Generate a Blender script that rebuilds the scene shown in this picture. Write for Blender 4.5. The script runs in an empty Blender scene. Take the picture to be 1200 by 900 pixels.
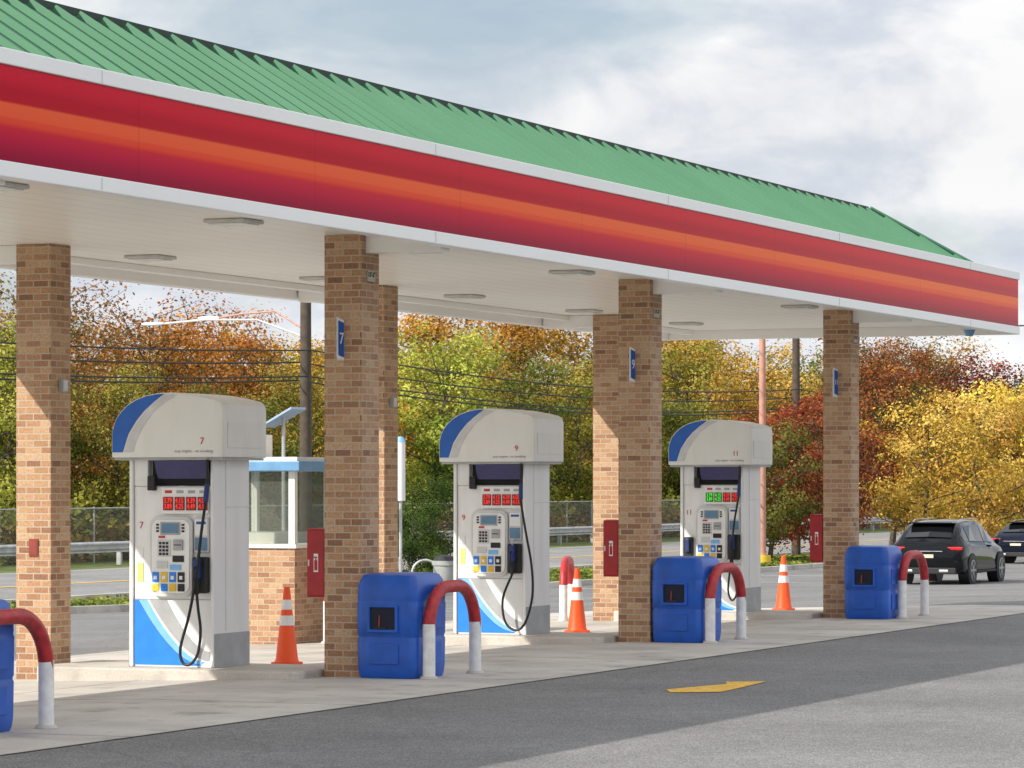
import bpy, math, random, bmesh
import numpy as np
from mathutils import Matrix, Vector

random.seed(7)
scene = bpy.context.scene
scene.view_settings.view_transform = 'Standard'
scene.view_settings.look = 'None'
scene.view_settings.exposure = 0

# ---------------------------------------------------------------- frame
ROT = math.radians(67.36)
CA, SA = math.cos(ROT), math.sin(ROT)
PX, PY = -1.49, 32.44

def W(a, d, z=0.0):
    return Vector((PX + CA*a - SA*d, PY + SA*a + CA*d, z))

def zg(a, d):
    return max(-0.85, -0.028*max(d, 0.0) - 0.014*max(a-18.0, 0.0))

# ---------------------------------------------------------------- materials
def nmat(name):
    m = bpy.data.materials.new(name)
    m.use_nodes = True
    nt = m.node_tree
    b = nt.nodes['Principled BSDF']
    return m, nt, b

def mth(nt, op, a, b=None, c=None):
    n = nt.nodes.new('ShaderNodeMath'); n.operation = op
    for i, v in enumerate((a, b, c)):
        if v is None: continue
        if isinstance(v, (int, float)): n.inputs[i].default_value = v
        else: nt.links.new(v, n.inputs[i])
    return n.outputs[0]

def mixc(nt, fac, c1, c2, mode='MIX'):
    n = nt.nodes.new('ShaderNodeMixRGB'); n.blend_type = mode
    for i, v in enumerate((fac, c1, c2)):
        if isinstance(v, (int, float)): n.inputs[i].default_value = v
        elif isinstance(v, (tuple, list)): n.inputs[i].default_value = (v[0], v[1], v[2], 1)
        else: nt.links.new(v, n.inputs[i])
    return n.outputs[0]

def ramp(nt, fac, stops, interp='LINEAR'):
    n = nt.nodes.new('ShaderNodeValToRGB')
    n.color_ramp.interpolation = interp
    el = n.color_ramp.elements
    while len(el) < len(stops): el.new(0.5)
    for e, (p, c) in zip(el, stops):
        e.position = p
        e.color = (c[0], c[1], c[2], 1) if isinstance(c, (tuple, list)) else (c, c, c, 1)
    nt.links.new(fac, n.inputs[0])
    return n.outputs[0]

def noise(nt, vec, scale, detail=3, rough=0.55):
    n = nt.nodes.new('ShaderNodeTexNoise')
    n.inputs['Scale'].default_value = scale
    n.inputs['Detail'].default_value = detail
    n.inputs['Roughness'].default_value = rough
    if vec is not None: nt.links.new(vec, n.inputs['Vector'])
    return n.outputs['Fac']

def objco(nt):
    return nt.nodes.new('ShaderNodeTexCoord').outputs['Object']

def bump(nt, b, h, strength=0.3, dist=0.01):
    n = nt.nodes.new('ShaderNodeBump')
    n.inputs['Strength'].default_value = strength
    n.inputs['Distance'].default_value = dist
    nt.links.new(h, n.inputs['Height'])
    nt.links.new(n.outputs[0], b.inputs['Normal'])

def simple(name, col, rough=0.5, metal=0.0, var=0.12, scale=6.0, bmp=0.0, emit=None, coat=0.0, spec=None):
    m, nt, b = nmat(name)
    co = objco(nt)
    f = noise(nt, co, scale, 3)
    lo = tuple(c*(1-var) for c in col); hi = tuple(min(1, c*(1+var)) for c in col)
    c = ramp(nt, f, [(0.3, lo), (0.7, hi)])
    nt.links.new(c, b.inputs['Base Color'])
    b.inputs['Roughness'].default_value = rough
    b.inputs['Metallic'].default_value = metal
    if coat: b.inputs['Coat Weight'].default_value = coat
    if spec is not None: b.inputs['Specular IOR Level'].default_value = spec
    if bmp: bump(nt, b, noise(nt, co, scale*8, 2), bmp, 0.01)
    if emit:
        b.inputs['Emission Color'].default_value = (*col, 1)
        b.inputs['Emission Strength'].default_value = emit
    return m

def painted(name, col, rough=0.35, amt=0.92):
    """enamel with very faint dirt streaks running down"""
    m, nt, b = nmat(name)
    co = objco(nt)
    mp = nt.nodes.new('ShaderNodeMapping'); mp.inputs['Scale'].default_value = (6, 6, 0.8)
    nt.links.new(co, mp.inputs[0])
    f = noise(nt, mp.outputs[0], 1.0, 3)
    g = noise(nt, co, 1.5, 2)
    c = ramp(nt, f, [(0.45, col), (0.8, (col[0]*amt, col[1]*amt*0.99, col[2]*amt*0.97))])
    c = mixc(nt, 1.0, c, ramp(nt, g, [(0.3, 0.96), (0.7, 1.02)]), 'MULTIPLY')
    nt.links.new(c, b.inputs['Base Color'])
    b.inputs['Roughness'].default_value = rough
    return m

def brick_mat():
    m, nt, b = nmat('brick')
    uv = nt.nodes.new('ShaderNodeTexCoord').outputs['UV']
    br = nt.nodes.new('ShaderNodeTexBrick')
    br.offset = 0.5
    br.inputs['Scale'].default_value = 1
    br.inputs['Mortar Size'].default_value = 0.006
    br.inputs['Mortar Smooth'].default_value = 0.2
    br.inputs['Bias'].default_value = 0
    br.inputs['Brick Width'].default_value = 0.165
    br.inputs['Row Height'].default_value = 0.064
    br.inputs['Color1'].default_value = (0, 0, 0, 1)
    br.inputs['Color2'].default_value = (1, 1, 1, 1)
    br.inputs['Mortar'].default_value = (0.5, 0.5, 0.5, 1)
    nt.links.new(uv, br.inputs['Vector'])
    c = ramp(nt, br.outputs['Color'], [(0.0, (0.28, 0.14, 0.08)), (0.12, (0.38, 0.20, 0.11)), (0.4, (0.47, 0.265, 0.145)),
                                       (0.6, (0.51, 0.30, 0.165)), (0.8, (0.58, 0.38, 0.23)), (1.0, (0.45, 0.235, 0.125))])
    n1 = noise(nt, uv, 45, 3)
    c = mixc(nt, 0.85, c, ramp(nt, n1, [(0.3, 0.68), (0.7, 1.18)]), 'MULTIPLY')
    n2 = noise(nt, uv, 1.2, 2)
    c = mixc(nt, 0.5, c, ramp(nt, n2, [(0.3, 0.88), (0.7, 1.06)]), 'MULTIPLY')
    c = mixc(nt, br.outputs['Fac'], c, (0.50, 0.42, 0.33))
    nt.links.new(c, b.inputs['Base Color'])
    b.inputs['Roughness'].default_value = 0.9
    h = mth(nt, 'SUBTRACT', 1.0, br.outputs['Fac'])
    h = mth(nt, 'ADD', h, mth(nt, 'MULTIPLY', n1, 0.4))
    bump(nt, b, h, 0.6, 0.006)
    return m

def asphalt_mat(name, base, warm=0.0):
    m, nt, b = nmat(name)
    co = objco(nt)
    f1 = noise(nt, co, 70, 2, 0.75)
    f2 = noise(nt, co, 0.35, 4)
    f3 = noise(nt, co, 5, 3)
    c = ramp(nt, f1, [(0.3, (base*0.32, base*0.33, base*0.35)), (0.5, (base, base*0.995, base*0.98)), (0.70, (base*2.4, base*2.36, base*2.25))])
    c = mixc(nt, 0.9, c, ramp(nt, f2, [(0.3, 0.76), (0.7, 1.22)]), 'MULTIPLY')
    c = mixc(nt, 0.6, c, ramp(nt, f3, [(0.3, 0.8), (0.7, 1.15)]), 'MULTIPLY')
    vo = nt.nodes.new('ShaderNodeTexVoronoi'); vo.feature = 'DISTANCE_TO_EDGE'
    vo.inputs['Scale'].default_value = 0.16
    nn = nt.nodes.new('ShaderNodeTexNoise'); nn.inputs['Scale'].default_value = 1.5; nt.links.new(co, nn.inputs['Vector'])
    mixv = mixc(nt, 0.35, co, nn.outputs['Color'], 'ADD')
    nt.links.new(mixv, vo.inputs['Vector'])
    cr = ramp(nt, vo.outputs['Distance'], [(0.0, 0.6), (0.004, 1.0)])
    c = mixc(nt, 0.45, c, cr, 'MULTIPLY')
    nt.links.new(c, b.inputs['Base Color'])
    b.inputs['Roughness'].default_value = 0.85
    bump(nt, b, f1, 0.35, 0.006)
    return m

def concrete_mat(name, base=0.42, joint=3.82):
    m, nt, b = nmat(name)
    co = objco(nt)
    f1 = noise(nt, co, 60, 2)
    f2 = noise(nt, co, 0.8, 5)
    c = ramp(nt, f2, [(0.25, (base*0.66, base*0.60, base*0.53)), (0.5, (base*0.95, base*0.88, base*0.79)), (0.75, (base*1.15, base*1.08, base*0.97))])
    c = mixc(nt, 0.5, c, ramp(nt, f1, [(0.3, 0.8), (0.7, 1.15)]), 'MULTIPLY')
    st = ramp(nt, noise(nt, co, 2.2, 4), [(0.56, 1.0), (0.72, 0.5)])
    c = mixc(nt, 0.7, c, st, 'MULTIPLY')
    if joint:
        sp = nt.nodes.new('ShaderNodeSeparateXYZ'); nt.links.new(co, sp.inputs[0])
        for o in (0, 1):
            fr = mth(nt, 'FRACT', mth(nt, 'DIVIDE', mth(nt, 'ADD', sp.outputs[o], 1.9 if o == 1 else 0.0), joint))
            dst = mth(nt, 'ABSOLUTE', mth(nt, 'SUBTRACT', fr, 0.5))
            ln = ramp(nt, dst, [(0.494, 1.0), (0.497, 0.4)])
            c = mixc(nt, 1.0, c, ln, 'MULTIPLY')
    nt.links.new(c, b.inputs['Base Color'])
    b.inputs['Roughness'].default_value = 0.85
    return m

def grass_mat():
    m, nt, b = nmat('grass')
    co = objco(nt)
    c = ramp(nt, noise(nt, co, 3, 4, 0.7), [(0.3, (0.05, 0.085, 0.015)), (0.5, (0.11, 0.15, 0.03)), (0.7, (0.22, 0.20, 0.07))])
    nt.links.new(c, b.inputs['Base Color'])
    b.inputs['Roughness'].default_value = 0.95
    return m

def fascia_mat():
    m, nt, b = nmat('fascia_stripe_red')
    co = objco(nt)
    sp = nt.nodes.new('ShaderNodeSeparateXYZ'); nt.links.new(co, sp.inputs[0])
    wob = mth(nt, 'MULTIPLY', mth(nt, 'SUBTRACT', noise(nt, co, 0.35, 1), 0.5), 0.012)
    fraw = mth(nt, 'DIVIDE', mth(nt, 'SUBTRACT', sp.outputs[2], 4.07), 0.69)
    f = mth(nt, 'ADD', fraw, wob)
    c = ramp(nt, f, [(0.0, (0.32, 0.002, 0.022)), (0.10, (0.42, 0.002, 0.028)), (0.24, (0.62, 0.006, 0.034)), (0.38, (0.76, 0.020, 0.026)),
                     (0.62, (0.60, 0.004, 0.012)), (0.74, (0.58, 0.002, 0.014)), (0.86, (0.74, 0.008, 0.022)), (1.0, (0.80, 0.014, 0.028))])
    band = ramp(nt, fraw, [(0.0, 0.0), (0.355, 0.0), (0.405, 1.0), (0.600, 1.0), (0.622, 0.0)])
    org = ramp(nt, fraw, [(0.385, (0.92, 0.065, 0.018)), (0.455, (0.95, 0.08, 0.02)), (0.465, (1.0, 0.115, 0.026)), (0.60, (1.0, 0.13, 0.028))])
    c = mixc(nt, band, c, org)
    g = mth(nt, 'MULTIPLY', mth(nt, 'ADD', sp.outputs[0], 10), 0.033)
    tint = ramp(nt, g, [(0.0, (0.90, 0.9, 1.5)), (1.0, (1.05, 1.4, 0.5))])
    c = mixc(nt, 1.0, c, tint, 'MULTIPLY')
    fr = mth(nt, 'ABSOLUTE', mth(nt, 'SUBTRACT', mth(nt, 'FRACT', mth(nt, 'DIVIDE', sp.outputs[0], 3.05)), 0.5))
    c = mixc(nt, 1.0, c, ramp(nt, fr, [(0.4978, 1.0), (0.4990, 0.75)]), 'MULTIPLY')
    nt.links.new(c, b.inputs['Base Color'])
    b.inputs['Roughness'].default_value = 0.22
    b.inputs['Specular IOR Level'].default_value = 0.05
    return m

def roof_mat(name, rib_shade):
    m, nt, b = nmat(name)
    co = objco(nt)
    c = ramp(nt, noise(nt, co, 0.8, 2), [(0.3, (0.066, 0.190, 0.108)), (0.7, (0.078, 0.212, 0.122))])
    if rib_shade:
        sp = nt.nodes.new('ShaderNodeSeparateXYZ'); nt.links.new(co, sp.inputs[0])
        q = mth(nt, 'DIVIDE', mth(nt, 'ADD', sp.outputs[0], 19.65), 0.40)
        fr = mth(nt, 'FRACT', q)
        c = mixc(nt, 1.0, c, ramp(nt, fr, [(0.0, 0.36), (0.09, 0.42), (0.11, 1.0), (0.85, 1.0), (0.88, 0.34), (1.0, 0.30)]), 'MULTIPLY')  # shade of each rib painted as dark bands on the panels
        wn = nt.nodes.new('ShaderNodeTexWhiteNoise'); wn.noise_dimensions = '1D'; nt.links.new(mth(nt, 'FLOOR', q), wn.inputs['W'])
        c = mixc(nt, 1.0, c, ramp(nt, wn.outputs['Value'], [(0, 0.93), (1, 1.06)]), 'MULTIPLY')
    else:
        c = mixc(nt, 1.0, c, (1.25, 1.2, 1.2), 'MULTIPLY')
    nt.links.new(c, b.inputs['Base Color'])
    b.inputs['Roughness'].default_value = 0.5
    b.inputs['Specular IOR Level'].default_value = 0.22
    return m

def soffit_mat():
    m, nt, b = nmat('soffit_panel')
    co = objco(nt)
    sp = nt.nodes.new('ShaderNodeSeparateXYZ'); nt.links.new(co, sp.inputs[0])
    fr = mth(nt, 'ABSOLUTE', mth(nt, 'SUBTRACT', mth(nt, 'FRACT', mth(nt, 'DIVIDE', sp.outputs[1], 0.3)), 0.5))
    ln = ramp(nt, fr, [(0.46, 1.0), (0.485, 0.74)])
    c = mixc(nt, 1.0, ramp(nt, noise(nt, co, 0.8, 4), [(0.3, (0.91, 0.88, 0.80)), (0.7, (0.96, 0.94, 0.87))]), ln, 'MULTIPLY')
    nt.links.new(c, b.inputs['Base Color'])
    b.inputs['Roughness'].default_value = 0.35
    return m

def leaf_mat(name, dark, mid, light):
    m, nt, b = nmat(name)
    nt.nodes.remove(b)
    at = nt.nodes.new('ShaderNodeAttribute'); at.attribute_name = 'tint'
    sp = nt.nodes.new('ShaderNodeSeparateColor'); nt.links.new(at.outputs['Color'], sp.inputs[0])
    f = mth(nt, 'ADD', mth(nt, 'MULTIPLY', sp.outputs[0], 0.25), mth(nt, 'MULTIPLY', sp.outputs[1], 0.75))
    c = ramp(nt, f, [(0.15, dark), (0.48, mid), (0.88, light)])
    oi = nt.nodes.new('ShaderNodeObjectInfo')
    hs = nt.nodes.new('ShaderNodeHueSaturation')
    hs.inputs['Saturation'].default_value = 1.02
    nt.links.new(c, hs.inputs['Color'])
    nt.links.new(mth(nt, 'ADD', mth(nt, 'MULTIPLY', oi.outputs['Random'], 0.05), 0.480), hs.inputs['Hue'])
    nt.links.new(mth(nt, 'ADD', mth(nt, 'MULTIPLY', oi.outputs['Random'], 0.4), 0.72), hs.inputs['Value'])
    df = nt.nodes.new('ShaderNodeBsdfDiffuse'); nt.links.new(hs.outputs[0], df.inputs[0])
    tr = nt.nodes.new('ShaderNodeBsdfTranslucent'); nt.links.new(hs.outputs[0], tr.inputs[0])
    mx = nt.nodes.new('ShaderNodeMixShader'); mx.inputs[0].default_value = 0.28
    nt.links.new(df.outputs[0], mx.inputs[1]); nt.links.new(tr.outputs[0], mx.inputs[2])
    nt.links.new(mx.outputs[0], nt.nodes['Material Output'].inputs[0])
    return m

def glass_mat(name, tint, trans):
    m, nt, b = nmat(name)
    tr = nt.nodes.new('ShaderNodeBsdfTransparent'); tr.inputs[0].default_value = (*tint, 1)
    b.inputs['Base Color'].default_value = (tint[0]*0.3, tint[1]*0.3, tint[2]*0.3, 1)
    b.inputs['Roughness'].default_value = 0.05
    mx = nt.nodes.new('ShaderNodeMixShader'); mx.inputs[0].default_value = trans
    nt.links.new(b.outputs[0], mx.inputs[1]); nt.links.new(tr.outputs[0], mx.inputs[2])
    nt.links.new(mx.outputs[0], nt.nodes['Material Output'].inputs[0])
    return m

def mesh_fence_mat():
    m, nt, b = nmat('chain_link')
    b.inputs['Base Color'].default_value = (0.3, 0.3, 0.3, 1)
    b.inputs['Metallic'].default_value = 0.6
    co = objco(nt)
    sp = nt.nodes.new('ShaderNodeSeparateXYZ'); nt.links.new(co, sp.inputs[0])
    masks = []
    for s in (1, -1):
        q = mth(nt, 'ADD', sp.outputs[0], mth(nt, 'MULTIPLY', sp.outputs[2], float(s)))
        fr = mth(nt, 'FRACT', mth(nt, 'DIVIDE', q, 0.12))
        masks.append(mth(nt, 'LESS_THAN', fr, 0.12))
    mk = mth(nt, 'MAXIMUM', masks[0], masks[1])
    tr = nt.nodes.new('ShaderNodeBsdfTransparent')
    mx = nt.nodes.new('ShaderNodeMixShader'); nt.links.new(mk, mx.inputs[0])
    nt.links.new(tr.outputs[0], mx.inputs[1]); nt.links.new(b.outputs[0], mx.inputs[2])
    nt.links.new(mx.outputs[0], nt.nodes['Material Output'].inputs[0])
    return m

M = {}
M['brick'] = brick_mat()
M['asphalt'] = asphalt_mat('asphalt_lot', 0.160)
M['road'] = asphalt_mat('asphalt_road', 0.21)
M['concrete'] = concrete_mat('concrete_apron', 0.56)
M['kerb'] = concrete_mat('concrete_kerb', 0.60, 0)
M['grass'] = grass_mat()
M['fascia'] = fascia_mat()
M['soffit'] = soffit_mat()
M['white'] = simple('white_paint', (0.82, 0.82, 0.81), 0.4, var=0.05, scale=3)
M['trim'] = simple('white_trim', (0.93, 0.925, 0.91), 0.3, var=0.02, scale=0.6)
M['cream'] = painted('cream_enamel', (0.82, 0.81, 0.77))
M['pumpwhite'] = painted('pump_white', (0.87, 0.87, 0.86))
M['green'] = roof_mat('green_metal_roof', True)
M['rib'] = roof_mat('green_metal_rib', False)
M['shadedgreen'] = simple('shaded_green_metal', (0.012, 0.04, 0.022), 0.6)  # roof green darkened in colour to stand for shade along the ridge
M['lens'] = simple('lamp_lens', (0.84, 0.84, 0.82), 0.2, var=0.05)
M['lampframe'] = simple('lamp_frame', (0.62, 0.61, 0.58), 0.5)
M['blue'] = simple('pump_blue', (0.02, 0.22, 0.76), 0.35, var=0.08)
M['lightblue'] = simple('pump_light_blue', (0.20, 0.50, 0.88), 0.35, var=0.08)
M['darkblue'] = simple('header_dark_blue', (0.010, 0.11, 0.47), 0.35, var=0.08)
M['navy'] = simple('valance_navy', (0.03, 0.03, 0.13), 0.25)
M['grey'] = simple('swoosh_grey', (0.38, 0.39, 0.40), 0.4)
M['ltgrey'] = simple('light_grey', (0.62, 0.62, 0.62), 0.4)
M['platetan'] = simple('weathered_plate', (0.50, 0.44, 0.36), 0.6)
M['black'] = simple('black_rubber', (0.012, 0.012, 0.013), 0.55)
M['dark'] = simple('dark_recess', (0.02, 0.02, 0.022), 0.7)
M['nozzleblue'] = simple('nozzle_blue', (0.012, 0.035, 0.16), 0.5)
M['binblue'] = simple('bin_blue_plastic', (0.010, 0.095, 0.48), 0.35, var=0.18, scale=5, bmp=0.05)
M['bindark'] = simple('bin_opening', (0.003, 0.006, 0.025), 0.7)
M['red'] = simple('red_paint', (0.38, 0.012, 0.018), 0.4, var=0.15, scale=6)
M['dullred'] = simple('dull_red_paint', (0.26, 0.045, 0.03), 0.7, var=0.2, scale=9)
M['textred'] = simple('printed_red', (0.55, 0.03, 0.03), 0.5, var=0.05)
M['hoopred'] = simple('hoop_red_paint', (0.44, 0.025, 0.03), 0.45, var=0.25, scale=14)
M['hoopwhite'] = simple('hoop_white_paint', (0.80, 0.79, 0.77), 0.5, var=0.12, scale=12)
M['orange'] = simple('cone_orange', (0.98, 0.10, 0.012), 0.5, var=0.08)
M['led'] = simple('led_red', (0.85, 0.03, 0.02), 0.5, emit=0.9, var=0.02)
M['ledgreen'] = simple('led_green', (0.1, 0.75, 0.05), 0.5, emit=0.9, var=0.02)
M['ledback'] = simple('led_back', (0.20, 0.008, 0.008), 0.3)
M['ledbackgreen'] = simple('led_back_green', (0.02, 0.16, 0.015), 0.3)
M['yellow'] = simple('yellow_key', (0.75, 0.50, 0.03), 0.5)
M['yellowline'] = simple('road_yellow', (0.72, 0.42, 0.05), 0.8, var=0.3, scale=14)
M['whiteline'] = simple('road_white', (0.6, 0.6, 0.58), 0.8, var=0.2, scale=12)
M['lime'] = simple('sticker_lime', (0.60, 0.68, 0.20), 0.5)
M['screen'] = simple('lcd_screen', (0.12, 0.24, 0.38), 0.15)
M['signblue'] = simple('sign_blue', (0.010, 0.09, 0.40), 0.4)
M['steel'] = simple('galvanised_steel', (0.52, 0.53, 0.54), 0.45, metal=0.5, var=0.2, scale=3)
M['wood'] = simple('pole_wood', (0.085, 0.065, 0.05), 0.9, var=0.3, scale=6)
M['bark'] = simple('tree_bark', (0.11, 0.09, 0.07), 0.95, var=0.35, scale=5)
M['pink'] = simple('pink_painted_steel', (0.52, 0.26, 0.20), 0.5, var=0.15)
M['wire'] = simple('black_wire', (0.02, 0.02, 0.02), 0.6)
M['carpaint'] = simple('car_black_paint', (0.004, 0.005, 0.007), 0.04, var=0.1, spec=0.32)
M['carblue'] = simple('car_dark_blue_paint', (0.004, 0.007, 0.018), 0.04, var=0.1, spec=0.32)
M['carglass'] = simple('car_glass', (0.006, 0.007, 0.008), 0.03, var=0.05, spec=0.8)
M['taillight'] = simple('tail_light_red', (0.65, 0.01, 0.015), 0.2, var=0.1)
M['rim'] = simple('alloy_rim', (0.35, 0.35, 0.36), 0.3, metal=0.8)
M['plate'] = simple('number_plate', (0.65, 0.62, 0.45), 0.5)
M['glass'] = glass_mat('window_glass', (0.93, 0.95, 0.92), 0.86)
M['chain'] = mesh_fence_mat()
M['trimblue'] = simple('kiosk_blue_trim', (0.14, 0.32, 0.55), 0.45)
M['solar'] = simple('solar_panel', (0.36, 0.50, 0.66), 0.15, var=0.1)

# ---------------------------------------------------------------- mesh builder
def link(o):
    scene.collection.objects.link(o)
    return o

def finish_mesh(me, smooth=False, recalc=True):
    if recalc:
        bm = bmesh.new(); bm.from_mesh(me)
        bmesh.ops.recalc_face_normals(bm, faces=bm.faces)
        bm.to_mesh(me); bm.free()
    uvl = me.uv_layers.new(name='UVMap')
    vs = me.vertices
    for p in me.polygons:
        n = p.normal
        ax, ay, az = abs(n.x), abs(n.y), abs(n.z)
        for li in p.loop_indices:
            co = vs[me.loops[li].vertex_index].co
            if az > ax and az > ay: uvl.data[li].uv = (co.x, co.y)
            elif ax > ay: uvl.data[li].uv = (co.y + 0.0, co.z)
            else: uvl.data[li].uv = (co.x + 0.0825, co.z)
    if smooth:
        for p in me.polygons: p.use_smooth = True
        me.set_sharp_from_angle(angle=math.radians(38))

class MB:
    def __init__(s): s.V = []; s.F = []; s.MI = []; s.mats = []
    def slot(s, m):
        if m not in s.mats: s.mats.append(m)
        return s.mats.index(m)
    def add(s, V, F, mat):
        o = len(s.V); s.V += [tuple(v) for v in V]
        k = s.slot(mat)
        for f in F:
            s.F.append(tuple(i+o for i in f)); s.MI.append(k)
        return s
    def box(s, x0, x1, y0, y1, z0, z1, mat):
        V = [(x, y, z) for z in (z0, z1) for y in (y0, y1) for x in (x0, x1)]
        F = [(0, 1, 3, 2), (4, 6, 7, 5), (0, 4, 5, 1), (2, 3, 7, 6), (0, 2, 6, 4), (1, 5, 7, 3)]
        return s.add(V, F, mat)
    def cyl(s, p0, p1, r0, r1, n, mat):
        p0 = Vector(p0); p1 = Vector(p1); ax = (p1-p0).normalized()
        up = Vector((0, 0, 1)) if abs(ax.z) < 0.9 else Vector((1, 0, 0))
        u = ax.cross(up).normalized(); v = ax.cross(u)
        V = []
        for p, r in ((p0, r0), (p1, r1)):
            for i in range(n):
                t = 2*math.pi*i/n
                V.append(p + u*(r*math.cos(t)) + v*(r*math.sin(t)))
        F = [(i, (i+1) % n, n+(i+1) % n, n+i) for i in range(n)] + [tuple(range(n)), tuple(range(n, 2*n))]
        return s.add(V, F, mat)
    def tube(s, pts, r, n, mat):
        pts = [Vector(p) for p in pts]; V = []; F = []
        prev = None
        for i, p in enumerate(pts):
            t = (pts[min(i+1, len(pts)-1)] - pts[max(i-1, 0)]).normalized()
            if prev is None:
                up = Vector((0, 0, 1)) if abs(t.z) < 0.9 else Vector((1, 0, 0))
                u = t.cross(up).normalized()
            else:
                u = (prev - t*prev.dot(t)).normalized()
            prev = u; v = t.cross(u)
            for k in range(n):
                a = 2*math.pi*k/n
                V.append(p + u*(r*math.cos(a)) + v*(r*math.sin(a)))
        for i in range(len(pts)-1):
            for k in range(n):
                F.append((i*n+k, i*n+(k+1) % n, (i+1)*n+(k+1) % n, (i+1)*n+k))
        F.append(tuple(range(n))); F.append(tuple(range((len(pts)-1)*n, len(pts)*n)))
        return s.add(V, F, mat)
    def extr(s, poly, axis, lo, hi, mat):
        n = len(poly); V = []
        for q in (lo, hi):
            for (a, b) in poly:
                V.append({'x': (q, a, b), 'y': (a, q, b), 'z': (a, b, q)}[axis])
        F = [(i, (i+1) % n, n+(i+1) % n, n+i) for i in range(n)] + [tuple(range(n)), tuple(range(n, 2*n))]
        return s.add(V, F, mat)
    def loft(s, rings, mat, cap=True):
        n = len(rings[0]); V = [p for r in rings for p in r]; F = []
        for i in range(len(rings)-1):
            for k in range(n):
                F.append((i*n+k, i*n+(k+1) % n, (i+1)*n+(k+1) % n, (i+1)*n+k))
        if cap:
            F.append(tuple(range(n))); F.append(tuple(range((len(rings)-1)*n, len(rings)*n)))
        return s.add(V, F, mat)
    def obj(s, name, parent=None, loc=(0, 0, 0), rot=0.0, smooth=False, bevel=0.0, seg=2):
        me = bpy.data.meshes.new(name)
        me.from_pydata(s.V, [], s.F)
        for m in s.mats: me.materials.append(m)
        me.polygons.foreach_set('material_index', s.MI)
        me.update()
        finish_mesh(me, smooth)
        o = link(bpy.data.objects.new(name, me))
        o.location = loc; o.rotation_euler = (0, 0, rot)
        if parent: o.parent = parent
        if bevel:
            b = o.modifiers.new('bevel', 'BEVEL'); b.width = bevel; b.segments = seg
            b.limit_method = 'ANGLE'; b.angle_limit = math.radians(40)
        return o

def bx(name, parent, x0, x1, y0, y1, z0, z1, mat, bevel=0.0):
    mb = MB(); mb.box(x0, x1, y0, y1, z0, z1, mat)
    return mb.obj(name, parent, bevel=bevel)

def tag(o, label, cat, group=None):
    o['label'] = label; o['category'] = cat
    if group: o['group'] = group
    return o

def root(name, label, cat, loc, rot=ROT, group=None):
    e = link(bpy.data.objects.new(name, None))
    e.empty_display_size = 0.3
    e.location = loc; e.rotation_euler = (0, 0, rot)
    return tag(e, label, cat, group)

def dup(o, parent=None, loc=None, rot=None, scale=None):
    c = o.copy()
    link(c)
    if parent is not None: c.parent = parent
    if loc is not None: c.location = loc
    if rot is not None: c.rotation_euler = (0, 0, rot)
    if scale is not None: c.scale = scale
    for ch in list(o.children):
        dup(ch, parent=c)
    return c

def text(name, body, size, mat, parent, origin, right, up, ext=0.002, align='CENTER', stretch=1.0):
    cu = bpy.data.curves.new(name+'_curve', 'FONT')
    cu.body = body; cu.size = size; cu.align_x = align; cu.align_y = 'CENTER'; cu.extrude = ext
    cu.resolution_u = 3
    t = link(bpy.data.objects.new(name+'_tmp', cu))
    bpy.context.view_layer.update()
    dg = bpy.context.evaluated_depsgraph_get()
    me = bpy.data.meshes.new_from_object(t.evaluated_get(dg))
    bpy.data.objects.remove(t)
    r = Vector(right).normalized(); u = Vector(up).normalized(); n = r.cross(u)
    mt = Matrix(((r.x*stretch, u.x, n.x, origin[0]), (r.y*stretch, u.y, n.y, origin[1]), (r.z*stretch, u.z, n.z, origin[2]), (0, 0, 0, 1)))
    me.transform(mt)
    me.materials.clear(); me.materials.append(mat)
    me.name = name
    o = link(bpy.data.objects.new(name, me))
    if parent: o.parent = parent
    return o

FR, FU = (0, -1, 0), (0, 0, 1)

# ---------------------------------------------------------------- ground sheets on a shared lattice
def lattice(lo, hi, step, extra):
    v = set(round(lo + i*step, 3) for i in range(int((hi-lo)/step)+1))
    v |= set(extra)
    return sorted(v)
AL_ = lattice(-60, 260, 2.0, [-3000, -900, -200, 500, 1200, 4000, 23, 105])
DL_ = lattice(-60, 90, 1.0, [-3000, -600, -150, 150, 400, 1500, 5000, -1.9, 18.6, 32.05, 32.2, 25.4, 25.55, 38.3, 38.45, 31.75])

def sheet(name, a0, a1, d0, d1, off, mat, label=None):
    A = [a for a in AL_ if a0 - 1e-6 <= a <= a1 + 1e-6]
    D = [d for d in DL_ if d0 - 1e-6 <= d <= d1 + 1e-6]
    V = [(a, d, zg(a, d) + off) for a in A for d in D]
    n = len(D)
    F = [(i*n+j, (i+1)*n+j, (i+1)*n+j+1, i*n+j+1) for i in range(len(A)-1) for j in range(n-1)]
    me = bpy.data.meshes.new(name); me.from_pydata(V, [], F); me.materials.append(mat); me.update()
    o = link(bpy.data.objects.new(name, me))
    o.location = (PX, PY, 0); o.rotation_euler = (0, 0, ROT)
    o['kind'] = 'structure'
    return o

sheet('ground', -3000, 4000, -3000, 5000, 0.0, M['grass'])
sheet('parking_lot', -60, 104, -60, 19, 0.004, M['asphalt'])
sheet('concrete_pavement', -60, 22, -1.9, 6, 0.010, M['concrete'])
sheet('road', -60, 260, 25, 39, 0.004, M['road'])
sheet('road_marking', -60, 260, 31.75, 32.05, 0.012, M['yellowline'])
sheet('road_marking', -60, 260, 25.4, 25.55, 0.012, M['whiteline'])
sheet('road_marking', -60, 260, 38.3, 38.45, 0.012, M['whiteline'])

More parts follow.
